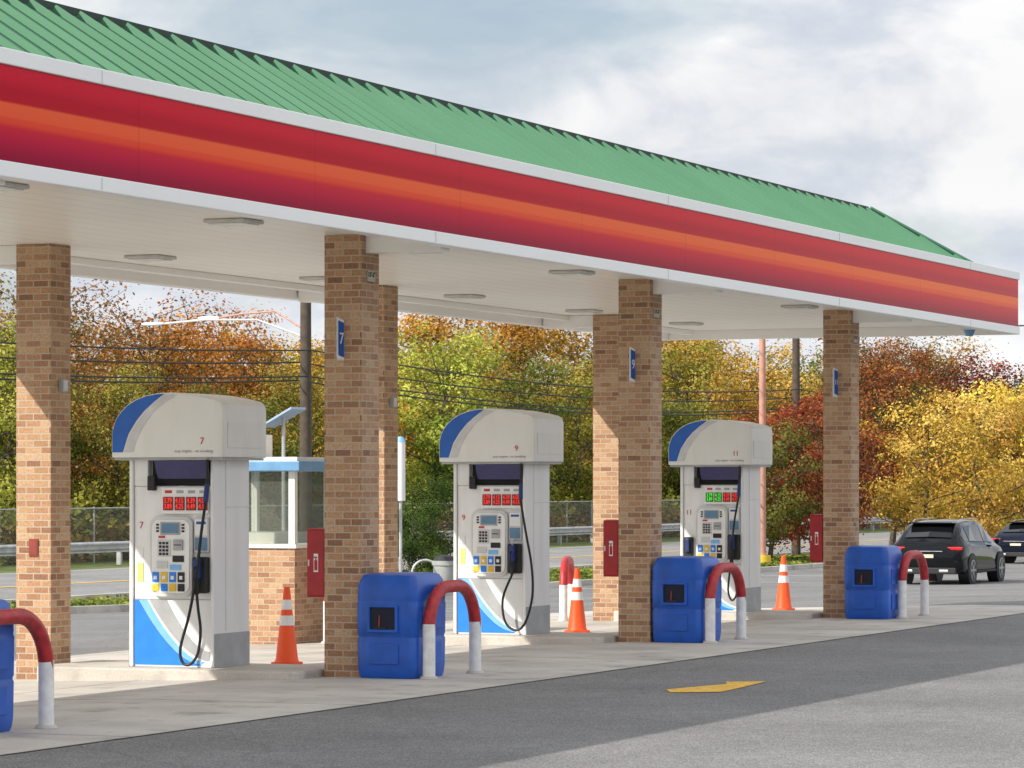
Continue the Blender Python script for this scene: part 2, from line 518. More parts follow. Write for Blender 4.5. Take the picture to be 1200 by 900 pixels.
def kerb(d, a0, a1):
    mb = MB()
    A = [a for a in AL_ if a0 <= a <= a1]
    rings = [[(a, d, zg(a, d)-0.05), (a, d+0.16, zg(a, d)-0.05), (a, d+0.16, zg(a, d)+0.14), (a, d, zg(a, d)+0.14)] for a in A]
    mb.loft(rings, M['kerb'])
    o = mb.obj('kerb', loc=(PX, PY, 0), rot=ROT)
    o['kind'] = 'structure'
kerb(19.0, -60, 104); kerb(24.84, -60, 46); kerb(24.84, 58, 200)

mb = MB()
poly = [(1.353, 29.89), (1.796, 29.96), (2.043, 30.70), (2.30, 31.55), (1.926, 31.49), (1.920, 31.15), (1.342, 30.32)]
mb.add([(x, y, 0.009) for x, y in poly], [tuple(range(len(poly)))], M['yellowline'])
o = mb.obj('lane_arrow_marking'); o['kind'] = 'structure'
for i, a in enumerate((50, 58, 64.5, 71, 78)):
    mb = MB(); mb.add([(0, 0, 0), (0.12, 0, 0), (0.12, 5, 0), (0, 5, 0)], [(0, 1, 2, 3)], M['whiteline'])
    o = mb.obj('parking_bay_line', loc=W(a, 13, zg(a, 13)+0.02), rot=ROT); o['kind'] = 'structure'

# ---------------------------------------------------------------- canopy
A0, A1, D0, D1 = -20.0, 20.4, -1.1, 4.4
ZB, ZT, ZS = 3.96, 4.87, 4.10
canopy = root('station_canopy', 'long flat station canopy with green metal roof and red striped fascia', 'canopy', (PX, PY, 0))
def ringbox(nm, off, z0, z1, th, mat, bevel=0.0, zb=None, zt=None):
    a0, a1, d0, d1 = A0-off, A1+off, D0-off, D1+off
    zb = z0 if zb is None else zb; zt = z1 if zt is None else zt
    bx(nm, canopy, a0, a1, d0, d0+th, z0, z1, mat, bevel)
    bx(nm, canopy, a0, a1, d1-th, d1, zb, zt, mat, bevel)
    bx(nm, canopy, a0, a0+th, d0+th+0.001, d1-th-0.001, zb, zt, mat, bevel)
    bx(nm, canopy, a1-th, a1, d0+th+0.001, d1-th-0.001, zb, zt, mat, bevel)
ringbox('fascia_panel', 0.0, 4.078, 4.752, 0.12, M['fascia'], zb=4.123)
ringbox('fascia_top_trim', 0.02, 4.755, ZT, 0.16, M['trim'], 0.008)
ringbox('fascia_bottom_trim', 0.02, ZB, 4.075, 0.15, M['trim'], 0.008, zt=4.12)
x = A0 + 1.1
while x < A1:
    bx('trim_joint', canopy, x-0.003, x+0.003, D0-0.0235, D0-0.0205, ZB+0.01, 4.065, M['ltgrey'])
    bx('trim_joint', canopy, x-0.003, x+0.003, D0-0.0235, D0-0.0205, 4.765, ZT-0.01, M['ltgrey'])
    x += 6.1
bx('soffit', canopy, A0+0.14, A1-0.14, D0+0.14, D1-0.14, ZS, ZS+0.12, M['soffit'])
for a in (-15.6, -7.9, 0, 7.64, 15.28):
    for (p, q) in ((-0.95, -0.19), (3.48, 4.25)):
        bx('cross_beam', canopy, a-0.11, a+0.11, p, q, 3.93, ZS-0.002, M['trim'], 0.006)
bx('edge_beam', canopy, A0+0.2, A1-0.2, 3.86, 3.98, 4.03, ZS-0.002, M['trim'], 0.006)
mb = MB(); mb.box(-0.20, 0.20, -0.20, 0.20, -0.035, -0.002, M['lampframe'])
l0 = mb.obj('ceiling_light', canopy, loc=(-14.2, 0.1, ZS), bevel=0.012)
mb = MB(); mb.box(-0.165, 0.165, -0.165, 0.165, -0.045, -0.037, M['lens']); mb.obj('lamp_lens', l0)
for k in range(9):
    for d in (0.1, 3.1):
        if k == 0 and d < 1: continue
        dup(l0, canopy, loc=(-14.2 + 4*k, d, ZS))
# roof
ea0, ea1, ed0, ed1, ez = A0+0.2, A1-0.2, D0+0.1, D1-0.1, 4.65
ins, rz = 1.6, 5.67
mb = MB()
V = [(ea0, ed0, ez), (ea1, ed0, ez), (ea1, ed1, ez), (ea0, ed1, ez),
     (ea0+ins, ed0+ins, rz), (ea1-ins, ed0+ins, rz), (ea1-ins, ed1-ins, rz), (ea0+ins, ed1-ins, rz)]
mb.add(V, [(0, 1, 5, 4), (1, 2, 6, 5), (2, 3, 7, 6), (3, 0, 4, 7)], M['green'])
def rib(p0, p1, side, h=0.055, w=0.014):
    p0 = Vector(p0); p1 = Vector(p1); t = (p1-p0).normalized(); s = Vector(side)
    n = s.cross(t)
    if n.z < 0: n = -n
    V = []
    for p in (p0, p1):
        V += [p - s*w, p + s*w, p + s*w*0.7 + n*h, p - s*w*0.7 + n*h]
    mb.add(V, [(0, 1, 5, 4), (1, 2, 6, 5), (2, 3, 7, 6), (3, 0, 4, 7), (0, 3, 2, 1), (4, 5, 6, 7)], M['rib'])
k = (rz-ez)/ins
SPC = 0.40
x = ea0 + 0.15
while x < ea1:
    L = min(ins, x-ea0, ea1-x)
    if L > 0.05:
        rib((x, ed0, ez), (x, ed0+L, ez+k*L), (1, 0, 0))
        rib((x, ed1, ez), (x, ed1-L, ez+k*L), (1, 0, 0))
    x += SPC
y = ed0 + 0.15
while y < ed1:
    L = min(ins, y-ed0, ed1-y)
    if L > 0.05:
        rib((ea1, y, ez), (ea1-L, y, ez+k*L), (0, 1, 0))
        rib((ea0, y, ez), (ea0+L, y, ez+k*L), (0, 1, 0))
    y += SPC
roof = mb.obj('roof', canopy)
for (p, q) in (((ea1, ed0, ez+0.05), (ea1-ins, ed0+ins, rz+0.05)), ((ea1, ed1, ez+0.05), (ea1-ins, ed1-ins, rz+0.05)),
               ((ea0, ed0, ez+0.05), (ea0+ins, ed0+ins, rz+0.05)), ((ea0, ed1, ez+0.05), (ea0+ins, ed1-ins, rz+0.05))):
    mb = MB(); mb.cyl(p, q, 0.035, 0.035, 6, M['rib']); mb.obj('hip_cap', roof)
mb = MB()
mb.box(ea0+ins, ea1-ins, ed0+ins+0.02, ed1-ins-0.02, rz-0.05, rz+0.075, M['shadedgreen'])
mb.obj('ridge_cap', roof)
sc_ = root('security_camera', 'small blue and white dome camera under the canopy soffit', 'camera', W(19.0, -0.75, ZS))
bx('mounting_plate', sc_, -0.11, 0.11, -0.11, 0.11, -0.12, -0.004, M['white'], 0.01)
mb = MB(); mb.cyl((0, 0, -0.121), (0, 0, -0.21), 0.085, 0.05, 14, M['trimblue']); mb.obj('dome', sc_, smooth=True)

# ---------------------------------------------------------------- columns
cw = 0.19
COLS = [(-7.95, 0.0), (0, 0), (7.64, 0), (15.28, 0), (-7.95, 3.29), (0, 3.29), (7.64, 3.29), (15.28, 3.29)]
for i, (a, d) in enumerate(COLS):
    g = zg(a, d)
    e = root('brick_column', 'square tan and brown brick column holding up the canopy', 'column', W(a, d, g), group='brick columns under the canopy')
    bx('shaft', e, -cw, cw, -cw, cw, -0.05, ZS - g - 0.003, M['brick'])
e = root('call_box', 'small dull red square cover plate on a brick column', 'call box', W(0, 3.29, 1.18))
bx('frame', e, -cw-0.010, -cw-0.002, -0.055, 0.045, -0.085, 0.085, M['dullred'])
bx('cover', e, -cw-0.014, -cw-0.0105, -0.045, 0.035, -0.07, 0.07, M['dullred'])

for a, d, num in ((0, 0, '7'), (7.64, 0, '9'), (15.28, 0, '11')):
    s = root('number_sign', 'blue wedge sign with white %s on a brick column' % num, 'sign', W(a, d, 3.12), group='pump number signs on the columns')
    hh = 0.185
    P = (-cw-0.095, 0.02); Q = (-cw-0.002, -0.012); R_ = (-cw-0.002, 0.06)
    V = []
    for zz in (-hh, hh):
        for q_ in (P, Q, R_):
            V.append((q_[0], q_[1], zz + (0.03 if (q_ is P) else 0.0)))
    mb = MB(); mb.add(V, [(0, 1, 2), (3, 4, 5), (0, 1, 4, 3), (1, 2, 5, 4), (2, 0, 3, 5)], M['white']); mb.obj('wedge_body', s)
    r = Vector((Q[0]-P[0], Q[1]-P[1], -0.03)); L = r.length; r.normalize(); n = r.cross(Vector((0, 0, 1))).normalized()
    base = Vector((P[0], P[1], 0.03))
    c0 = base + r*0.020 + n*0.004; c1 = base + r*(L-0.006) + n*0.004
    up = Vector((0, 0, hh-0.025))
    mb = MB(); mb.add([c0 - up, c1 - up, c1 + up, c0 + up], [(0, 1, 2, 3)], M['signblue']); mb.obj('blue_panel', s)
    rf_ = Vector((r.x, r.y, 0)).normalized()
    text('number', num, 0.15 if len(num) == 1 else 0.10, M['white'], s, tuple(base + r*(L*0.58) + n*0.008), rf_, (0, 0, 1), stretch=0.75)
for a in (0, 7.64, 15.28):
    s = root('clearance_plate', 'small weathered clearance height plate on a brick column', 'sign', W(a, -cw-0.002, 3.72), group='clearance plates on the columns')
    bx('plate', s, -0.085, 0.085, -0.010, 0, -0.05, 0.05, M['platetan'])
    text('lettering', "13'-6\"", 0.065, M['black'], s, (0, -0.012, 0.012), (1, 0, 0), (0, 0, 1))
    bx('rule_line', s, -0.07, 0.07, -0.0125, -0.0105, -0.036, -0.028, M['grey'])

for a in (0.0, 7.64):
    s = root('junction_box', 'small grey electrical box on a brick column', 'electrical box', W(a, 3.29, 2.74), group='electrical boxes')
    bx('box_body', s, -0.05, 0.05, -cw-0.05, -cw-0.002, -0.06, 0.06, M['grey'], 0.006)
    bx('cover', s, -0.04, 0.04, -cw-0.056, -cw-0.052, -0.05, 0.05, M['ltgrey'])

for i, (a, d) in enumerate(((0, 0), (7.64, 0), (15.28, 0))):
    s = root('extinguisher_cabinet', 'red fire extinguisher cabinet with white emblem on a brick column', 'fire extinguisher cabinet',
             W(a, cw+0.003, 1.06), group='fire extinguisher cabinets on the columns')
    bx('cabinet_body', s, -0.15, 0.15, 0, 0.20, -0.32, 0.32, M['red'], 0.012)
    dr = bx('door', s, -0.162, -0.153, 0.015, 0.188, -0.30, 0.30, M['red'], 0.003)
    bx('emblem_plate', s, -0.166, -0.1635, 0.075, 0.120, -0.085, 0.085, M['white'])
    em = MB(); em.extr([(0.082, -0.07), (0.113, -0.07), (0.113, 0.02), (0.103, 0.032), (0.103, 0.045), (0.117, 0.045), (0.117, 0.058), (0.085, 0.058), (0.085, 0.045), (0.093, 0.045), (0.093, 0.032), (0.082, 0.02)], 'x', -0.169, -0.1665, M['red'])
    em.obj('extinguisher_emblem', s)
    bx('latch', dr, -0.168, -0.163, 0.165, 0.18, -0.03, 0.03, M['ltgrey'])

# ---------------------------------------------------------------- islands
def rrect(x0, x1, y0, y1, r, n=5):
    pts = []
    for cx, cy, a0 in ((x1-r, y1-r, 0), (x0+r, y1-r, 90), (x0+r, y0+r, 180), (x1-r, y0+r, 270)):
        for i in range(n+1):
            t = math.radians(a0 + 90*i/n)
            pts.append((cx + r*math.cos(t), cy + r*math.sin(t)))
    return pts
PUMPS = [(0.0, '7'), (7.64, '9'), (15.28, '11')]
for a, num in PUMPS + [(-7.95, '5')]:
    mb = MB(); mb.extr(rrect(-0.62, 0.62, 0.24, 3.05, 0.12), 'z', -0.2, 0.07, M['kerb'])
    o = mb.obj('pump_island', loc=W(a, 0, 0), rot=ROT, bevel=0.02)
    o['kind'] = 'structure'

# ---------------------------------------------------------------- fuel pump
def build_pump(num, loc):
    green_n = 2 if num == '11' else 0
    R = root('fuel_pump', 'white and blue fuel dispenser numbered %s on a concrete island' % num, 'fuel pump', loc, group='fuel dispensers under the canopy')
    bx('cabinet', R, -0.34, 0.34, -0.405, 0.405, 0.0, 1.70, M['pumpwhite'], 0.01)
    bx('upper_cabinet', R, -0.26, 0.26, -0.405, 0.405, 1.702, 1.985, M['pumpwhite'])
    for y0, y1 in ((-0.45, -0.41), (0.41, 0.45)):
        sp_ = bx('side_panel', R, -0.365, 0.365, y0, y1, 0.0, 1.985, M['pumpwhite'], 0.012)
        s = -1 if y0 < 0 else 1
        yy = (y0 if s < 0 else y1)
        a_, b_ = sorted((yy + s*0.0005, yy + s*0.004))
        bx('skirt', sp_, -0.362, 0.362, a_, b_, 0.0, 0.32, M['grey'])
        bx('panel_seam', sp_, -0.13, -0.124, a_, b_, 0.34, 1.96, M['ltgrey'])
        bx('panel_seam', sp_, -0.12, 0.34, a_, b_, 1.50, 1.506, M['ltgrey'])
    bx('pillar', R, -0.34, -0.262, 0.26, 0.409, 1.702, 1.985, M['pumpwhite'], 0.008)
    prof = [(0.59, 1.97), (0.59, 2.20), (0.575, 2.27), (0.545, 2.34), (0.49, 2.41), (0.42, 2.47), (0.33, 2.52), (0.22, 2.555), (0.10, 2.575), (-0.05, 2.58),
            (-0.22, 2.565), (-0.40, 2.535), (-0.53, 2.505), (-0.575, 2.475), (-0.59, 2.42), (-0.59, 1.97)]
    mb = MB(); mb.extr(prof, 'x', -0.45, 0.45, M['cream'])
    hd = mb.obj('header', R, smooth=True, bevel=0.012)
    bx('header_base', hd, -0.43, 0.43, -0.57, 0.57, 1.945, 1.968, M['grey'])
    for s in (-1, 1):
        lo, hi = sorted((s*0.4505, s*0.4545))
        outer = [(0.58, 2.02), (0.58, 2.20), (0.565, 2.265), (0.535, 2.335), (0.482, 2.402), (0.415, 2.46), (0.325, 2.51), (0.218, 2.545), (0.10, 2.565), (0.03, 2.567)]
        inner = [(0.14, 2.49), (0.24, 2.41), (0.33, 2.31), (0.41, 2.19), (0.47, 2.02)]
        mir = (lambda P: P) if s < 0 else (lambda P: [(-y, z) for y, z in P])
        mb = MB(); mb.extr(mir(outer+inner), 'x', lo, hi, M['darkblue']); mb.obj('blue_quarter', hd)
        in2 = [(-0.12, 2.555), (0.02, 2.49), (0.14, 2.40), (0.245, 2.27), (0.32, 2.14), (0.36, 2.02)]
        mb = MB(); mb.extr(mir([(0.455, 2.02)] + list(reversed([(0.02, 2.562), (0.125, 2.485), (0.225, 2.405), (0.315, 2.30), (0.395, 2.185)])) + in2), 'x', lo, hi, M['ltgrey'])
        mb.obj('grey_arc', hd)
    text('header_number', num, 0.09, M['textred'], hd, (-0.4525, -0.37, 2.12), FR, FU)
    text('header_lettering', 'stop engine - no smoking', 0.040, M['grey'], hd, (-0.4525, -0.28, 2.03), FR, FU, ext=0.001)
    bx('header_end_panel', hd, -0.36, 0.36, -0.5965, -0.5905, 2.06, 2.30, M['cream'], 0.002)
    mb = MB(); mb.extr([(-0.43, 1.94), (-0.36, 1.77), (-0.34, 1.77), (-0.40, 1.94)], 'y', -0.405, 0.15, M['navy']); mb.obj('valance', R, bevel=0.004)
    bx('recess', R, -0.268, -0.262, -0.40, 0.25, 1.705, 1.94, M['dark'])
    bx('speaker', R, -0.40, -0.345, 0.16, 0.24, 1.66, 1.80, M['black'], 0.01)
    pd = bx('price_display', R, -0.372, -0.342, -0.39, 0.10, 1.44, 1.69, M['pumpwhite'], 0.01)
    for i in range(4):
        y = 0.028 - i*0.122
        gg = i < green_n
        dd = bx('digit_window', pd, -0.380, -0.374, y-0.052, y+0.052, 1.475, 1.60, M['ledbackgreen'] if gg else M['ledback'])
        lm_ = M['ledgreen'] if gg else M['led']
        for j, zz in enumerate((1.565, 1.51)):
            text('digits', ('3.79', '4.15', '4.39', '4.05')[i] if j == 0 else ('3.89', '4.25', '4.49', '4.15')[i], 0.066, lm_, dd, (-0.3815, y, zz), FR, FU, stretch=0.75)
        bx('grade_label', pd, -0.3755, -0.3735, y-0.04, y+0.035, 1.635, 1.662, M['textred'] if i == 0 else M['grey'])
    mb = MB(); mb.extr(rrect(-0.232, 0.22, 0.66, 1.42, 0.09), 'x', -0.385, -0.342, M['ltgrey']); mp = mb.obj('control_panel', R, bevel=0.012)
    mb = MB(); mb.extr(rrect(-0.205, 0.193, 0.70, 1.385, 0.075), 'x', -0.392, -0.386, M['pumpwhite']); mb.obj('panel_face', mp, bevel=0.003)
    X0, X1 = -0.400, -0.393
    def part(nm, y0, y1, z0, z1, mat, x0=X0, par=mp):
        return bx(nm, par, x0, X1, y0, y1, z0, z1, mat, 0.003)
    part('screen_bezel', -0.11, 0.10, 1.245, 1.365, M['grey'])
    part('screen', -0.095, 0.085, 1.262, 1.352, M['screen'], -0.404)
    for z in (1.27, 1.30, 1.33):
        part('side_key', 0.115, 0.145, z, z+0.018, M['black'])
        part('side_key', -0.155, -0.125, z, z+0.018, M['black'])
    part('card_reader', -0.14, -0.04, 1.10, 1.20, M['grey'], -0.41)
    part('card_slot', -0.13, -0.05, 1.145, 1.155, M['black'], -0.4125)
    kp = part('keypad', -0.01, 0.13, 1.04, 1.20, M['ltgrey'])
    mb = MB()
    for r_ in range(4):
        for c_ in range(3):
            y = 0.025 + c_*0.036; z = 1.065 + r_*0.034
            mb.box(-0.4065, -0.4005, y-0.012, y+0.012, z-0.011, z+0.011, M['black'])
    mb.obj('keys', kp)
    part('receipt_slot', -0.15, -0.03, 0.99, 1.05, M['black'])
    part('notice_label', 0.02, 0.14, 0.93, 1.0, M['ltgrey'])
    part('small_sticker', 0.05, 0.12, 1.215, 1.235, M['textred'])
    part('sticker', -0.12, 0.0, 0.915, 0.965, M['lightblue'])
    gs = [M['blue'], M['yellow'], M['blue'], M['black'], M['yellow'], M['blue'], M['yellow'], M['black']]
    for i in range(4):
        y = 0.15 - i*0.09
        part('grade_button', y-0.036, y+0.036, 0.80, 0.895, gs[i])
        part('grade_button', y-0.036, y+0.036, 0.715, 0.785, gs[i+4])
        part('button_cap', y-0.017, y+0.017, 0.825, 0.86, M['white'], -0.405)
    ip = bx('instruction_panel', R, -0.372, -0.342, -0.395, -0.245, 1.08, 1.41, M['ltgrey'], 0.006)
    bx('instruction_sheet', ip, -0.376, -0.373, -0.385, -0.255, 1.24, 1.39, M['white'])
    bx('sheet_heading', ip, -0.378, -0.3765, -0.37, -0.27, 1.345, 1.37, M['signblue'])
    bx('lower_sheet', ip, -0.376, -0.373, -0.385, -0.255, 1.10, 1.22, M['screen'])
    if num == '11':
        bx('nozzle_holster', R, -0.42, -0.342, 0.26, 0.38, 0.74, 1.0, M['dark'], 0.015)
        bx('nozzle', R, -0.46, -0.421, 0.29, 0.35, 0.80, 0.98, M['nozzleblue'], 0.01)
    else:
        bx('sticker', R, -0.346, -0.3415, 0.31, 0.37, 1.03, 1.12, M['white'])
        bx('lime_sticker', R, -0.346, -0.3415, 0.31, 0.37, 0.80, 0.98, M['lime'])
    text('small_number', num, 0.09, M['textred'], R, (-0.343, 0.33, 1.33), FR, FU)
    bx('nozzle_holster', R, -0.43, -0.342, -0.40, -0.25, 0.70, 1.04, M['dark'], 0.015)
    mb = MB()
    mb.box(-0.50, -0.43, -0.355, -0.295, 0.84, 1.02, M['nozzleblue'])
    mb.cyl((-0.47, -0.325, 0.86), (-0.47, -0.325, 0.69), 0.028, 0.022, 10, M['black'])
    mb.tube([(-0.44, -0.325, 1.0), (-0.47, -0.325, 1.045), (-0.43, -0.325, 1.09), (-0.40, -0.325, 1.08)], 0.014, 8, M['steel'])
    mb.tube([(-0.47, -0.325, 0.97), (-0.53, -0.325, 0.93), (-0.535, -0.325, 0.83), (-0.48, -0.325, 0.78)], 0.009, 6, M['black'])
    mb.obj('nozzle', R, bevel=0.006)
    if num == '9':
        ctrl = [(-.44, -.42, 1.95), (-.46, -.43, 1.78), (-.48, -.435, 1.55), (-.5, -.50, 1.2), (-.5, -.575, .8), (-.5, -.585, .45), (-.5, -.50, .15), (-.5, -.38, .06), (-.5, -.25, .16), (-.49, -.22, .42), (-.47, -.325, .69)]
    elif num == '11':
        ctrl = [(-.44, -.42, 1.95), (-.46, -.425, 1.78), (-.48, -.42, 1.55), (-.49, -.37, 1.25), (-.5, -.33, .9), (-.5, -.31, .6), (-.5, -.28, .3), (-.5, -.33, .16), (-.5, -.40, .25), (-.49, -.39, .48), (-.47, -.325, .69)]
    else:
        ctrl = [(-0.44, -0.42, 1.95), (-0.46, -0.43, 1.78), (-0.48, -0.42, 1.55), (-0.49, -0.38, 1.25), (-0.50, -0.34, 0.9), (-0.50, -0.26, 0.50), (-0.50, -0.17, 0.20),
                (-0.50, -0.19, 0.06), (-0.50, -0.27, 0.04), (-0.50, -0.35, 0.14), (-0.49, -0.375, 0.35), (-0.47, -0.34, 0.55), (-0.47, -0.325, 0.69)]
    pts = []
    C = [Vector(c) for c in ctrl]
    for i in range(len(C)-1):
        p0 = C[max(i-1, 0)]; p1 = C[i]; p2 = C[i+1]; p3 = C[min(i+2, len(C)-1)]
        for t in np.linspace(0, 1, 6)[:-1]:
            pts.append(0.5*((2*p1) + (p2-p0)*t + (2*p0-5*p1+4*p2-p3)*t*t + (3*p1-p0-3*p2+p3)*t**3))
    pts.append(C[-1])
    mb = MB(); mb.tube(pts, 0.0145, 8, M['black']); mb.obj('hose', R, smooth=True)
    mb = MB(); mb.cyl(C[1] + Vector((0, 0, -.06)), C[2], 0.024, 0.026, 10, M['nozzleblue']); mb.obj('hose_coupling', R, smooth=True)
    def conc(y0, y1, z1, n=14):
        out = []
        for i in range(n+1):
            t = i/n
            out.append((y0 + (y1-y0)*t, z1 + (0.63-z1)*((1-t)**1.75)))
        return out
    a1 = conc(0.36, -0.30, 0.03); a1b = conc(0.27, -0.34, 0.055); a2 = conc(0.245, -0.385, 0.065); a3 = conc(0.06, -0.402, 0.15)
    mb = MB(); mb.extr([(-0.30, 0.02), (0.402, 0.02), (0.402, 0.63)] + a1, 'x', -0.3455, -0.3415, M['blue']); mb.obj('lower_blue_panel', R)
    mb = MB(); mb.extr(list(reversed([(y-0.004, z+0.002) for y, z in a1])) + a1b, 'x', -0.3455, -0.3415, M['lightblue']); mb.obj('lower_light_panel', R)
    mb = MB(); mb.extr(list(reversed(a2)) + a3, 'x', -0.3455, -0.3415, M['grey']); mb.obj('lower_grey_panel', R)
    bx('panel_seam', R, -0.3445, -0.3415, -0.40, 0.402, 0.634, 0.642, M['grey'])
    return R
for a, num in PUMPS:
    build_pump(num, W(a, 1.70, 0.071))

# ---------------------------------------------------------------- service bins
def build_bin():
    R = root('windshield_service_bin', 'blue plastic waste and windshield service bin beside a hoop barrier', 'waste bin', W(0.02, -0.50, 0.012), group='blue service bins by the columns')
    mb = MB()
    hx, hy = 0.375, 0.305
    rings = []
    for z, s in ((0.0, 0.93), (0.03, 0.965), (0.10, 0.99), (0.355, 1.0), (0.37, 0.98), (0.385, 0.98), (0.40, 1.0), (0.68, 1.01), (0.70, 0.99), (0.72, 1.0),
                 (0.84, 0.99), (0.90, 0.94), (0.945, 0.86), (0.96, 0.7)):
        rings.append([(x, y, z) for x, y in rrect(-hx*s, hx*s, -hy*s, hy*s, 0.085*s, 6)])
    mb.loft(rings, M['binblue'])
    mb.obj('bin_body', R, smooth=True)
    def fr(o_, i_, x1):
        mb = MB()
        rg = [[(-0.372, y, z) for y, z in o_], [(x1, y, z) for y, z in o_], [(x1, y, z) for y, z in i_], [(-0.372, y, z) for y, z in i_]]
        mb.loft(rg, M['binblue'], cap=False); return mb
    fr([(-0.14, 0.42), (0.17, 0.42), (0.17, 0.675), (-0.14, 0.675)], [(-0.11, 0.45), (0.14, 0.45), (0.14, 0.65), (-0.11, 0.65)], -0.402).obj('opening_frame', R, bevel=0.008)
    bx('opening', R, -0.3865, -0.3765, -0.109, 0.139, 0.451, 0.649, M['bindark'])
    mb = MB(); mb.cyl((-0.391, 0.05, 0.47), (-0.391, 0.045, 0.58), 0.009, 0.009, 8, M['dullred']); mb.box(-0.395, -0.387, -0.02, 0.11, 0.455, 0.475, M['black'])
    mb.obj('squeegee', R)
    bx('side_relief', R, -0.20, 0.20, -0.317, -0.303, 0.12, 0.33, M['binblue'], 0.006)
    bx('side_relief', R, -0.22, 0.22, -0.317, -0.303, 0.45, 0.66, M['binblue'], 0.006)
    bx('front_relief', R, -0.387, -0.37, -0.14, 0.15, 0.13, 0.32, M['binblue'], 0.006)
    return R
bin0 = build_bin()
for a in (7.74, 15.02, -7.80):
    dup(bin0, loc=W(a+0.02, -0.52, 0.012))

# ---------------------------------------------------------------- hoop barriers
def build_hoop():
    R = root('hoop_barrier', 'bent steel pipe barrier with red top and white legs', 'barrier', W(0.30, -0.89, 0.012), group='red and white hoop barriers')
    r = 0.058; w = 0.535; H = 0.89 - r; cr = 0.40; zc = H - cr
    zw = 0.50
    for s in (-1, 1):
        mb = MB(); mb.cyl((s*w, 0, 0), (s*w, 0, zw), r, r, 16, M['hoopwhite']); mb.obj('leg', R, smooth=True)
        mb = MB(); mb.cyl((s*w, 0, 0.0), (s*w, 0, 0.025), r+0.03, r+0.015, 16, M['kerb']); mb.obj('footing', R, smooth=True)
    pts = [(-w, 0, zw + 0.002)]
    for i in range(11):
        t = math.radians(180 - 90*i/10); pts.append((-w+cr + cr*math.cos(t), 0, zc + cr*math.sin(t)))
    for i in range(11):
        t = math.radians(90 - 90*i/10); pts.append((w-cr + cr*math.cos(t), 0, zc + cr*math.sin(t)))
    pts.append((w, 0, zw+0.002))
    mb = MB(); mb.tube(pts, r, 16, M['hoopred']); mb.obj('pipe_top', R, smooth=True)
    return R
hoop0 = build_hoop()
for a in (8.0, 15.62, -7.67):
    dup(hoop0, loc=W(a, -0.90, 0.012))
dup(hoop0, loc=W(15.75, 4.12, zg(15, 4.12)+0.01), rot=ROT+0.28)
dup(hoop0, loc=W(8.6, 4.12, zg(8, 4.12)+0.01))

# ---------------------------------------------------------------- cones
def build_cone():
    R = root('traffic_cone', 'orange traffic cone with two white bands on concrete', 'traffic cone', W(2.34, 1.83, zg(2.3, 1.8)+0.012), group='orange traffic cones behind the pumps')
    mb = MB(); mb.extr(rrect(-0.13, 0.13, -0.13, 0.13, 0.04), 'z', 0, 0.03, M['orange']); mb.obj('base', R, bevel=0.005)
    def rr(z): return 0.118 - (z-0.03)*(0.118-0.030)/0.76
    mb = MB()
    rings = []
    for z in (0.031, 0.06, 0.4, 0.79):
        r = rr(z) + (0.008 if z < 0.04 else 0)
        rings.append([(r*math.cos(t), r*math.sin(t), z) for t in np.linspace(0, 2*math.pi, 21)[:-1]])
    mb.loft(rings, M['orange']); mb.obj('cone_body', R, smooth=True)
    for z0, z1 in ((0.40, 0.50), (0.56, 0.66)):
        mb = MB()
        rings = [[((rr(z)+0.003)*math.cos(t), (rr(z)+0.003)*math.sin(t), z) for t in np.linspace(0, 2*math.pi, 21)[:-1]] for z in (z0, z1)]
        mb.loft(rings, M['white']); mb.obj('reflective_band', R, smooth=True)
    return R
cone0 = build_cone()
dup(cone0, loc=W(10.63, 1.95, zg(10, 1.95)+0.012), rot=0.4)
dup(cone0, loc=W(18.7, 1.93, zg(18, 1.93)+0.012), rot=0.9)

# ---------------------------------------------------------------- kiosk
gk = zg(8, 5) - 0.02
K = root('attendant_kiosk', 'small brick and glass attendant kiosk with blue roof trim', 'kiosk', W(7.94, 4.5, gk))
kx, ky = 2.0, 1.55
bx('brick_base', K, 0, kx, 0, ky, 0, 1.18, M['brick'])
bx('sill', K, -0.03, kx+0.03, -0.03, ky+0.03, 1.183, 1.23, M['cream'])
for (x, y) in ((0, 0), (kx-0.08, 0), (0, ky-0.08), (kx-0.08, ky-0.08), (kx/2-0.04, 0), (0, ky/2-0.04)):
    bx('window_post', K, x, x+0.08, y, y+0.08, 1.231, 2.10, M['cream'])
for (x0, x1, y0, y1) in ((0.03, 0.04, 0.083, ky/2-0.043), (0.03, 0.04, ky/2+0.043, ky-0.083), (0.083, kx/2-0.043, 0.03, 0.04), (kx/2+0.043, kx-0.083, 0.03, 0.04),
                         (kx-0.04, kx-0.03, 0.083, ky-0.083), (0.083, kx-0.083, ky-0.04, ky-0.03)):
    bx('window_pane', K, x0, x1, y0, y1, 1.24, 2.09, M['glass'])
rf = bx('roof', K, -0.12, kx+0.12, -0.12, ky+0.12, 2.102, 2.22, M['trimblue'], 0.01)
bx('roof_cap', rf, -0.06, kx+0.06, -0.06, ky+0.06, 2.222, 2.27, M['white'])
bx('counter', K, 0.5, 1.5, 0.5, 1.2, 1.181, 1.36, M['cream'])
sv = root('roof_vent_unit', 'louvred beige vent unit on the kiosk roof', 'vent unit', W(8.9, 5.5, gk+2.27))
bx('vent_housing', sv, -0.2, 0.2, -0.13, 0.13, 0, 0.28, M['cream'], 0.01)
for i in range(6): bx('louvre', sv, -0.215, -0.203, -0.11, 0.11, 0.03+i*0.04, 0.05+i*0.04, M['grey'])

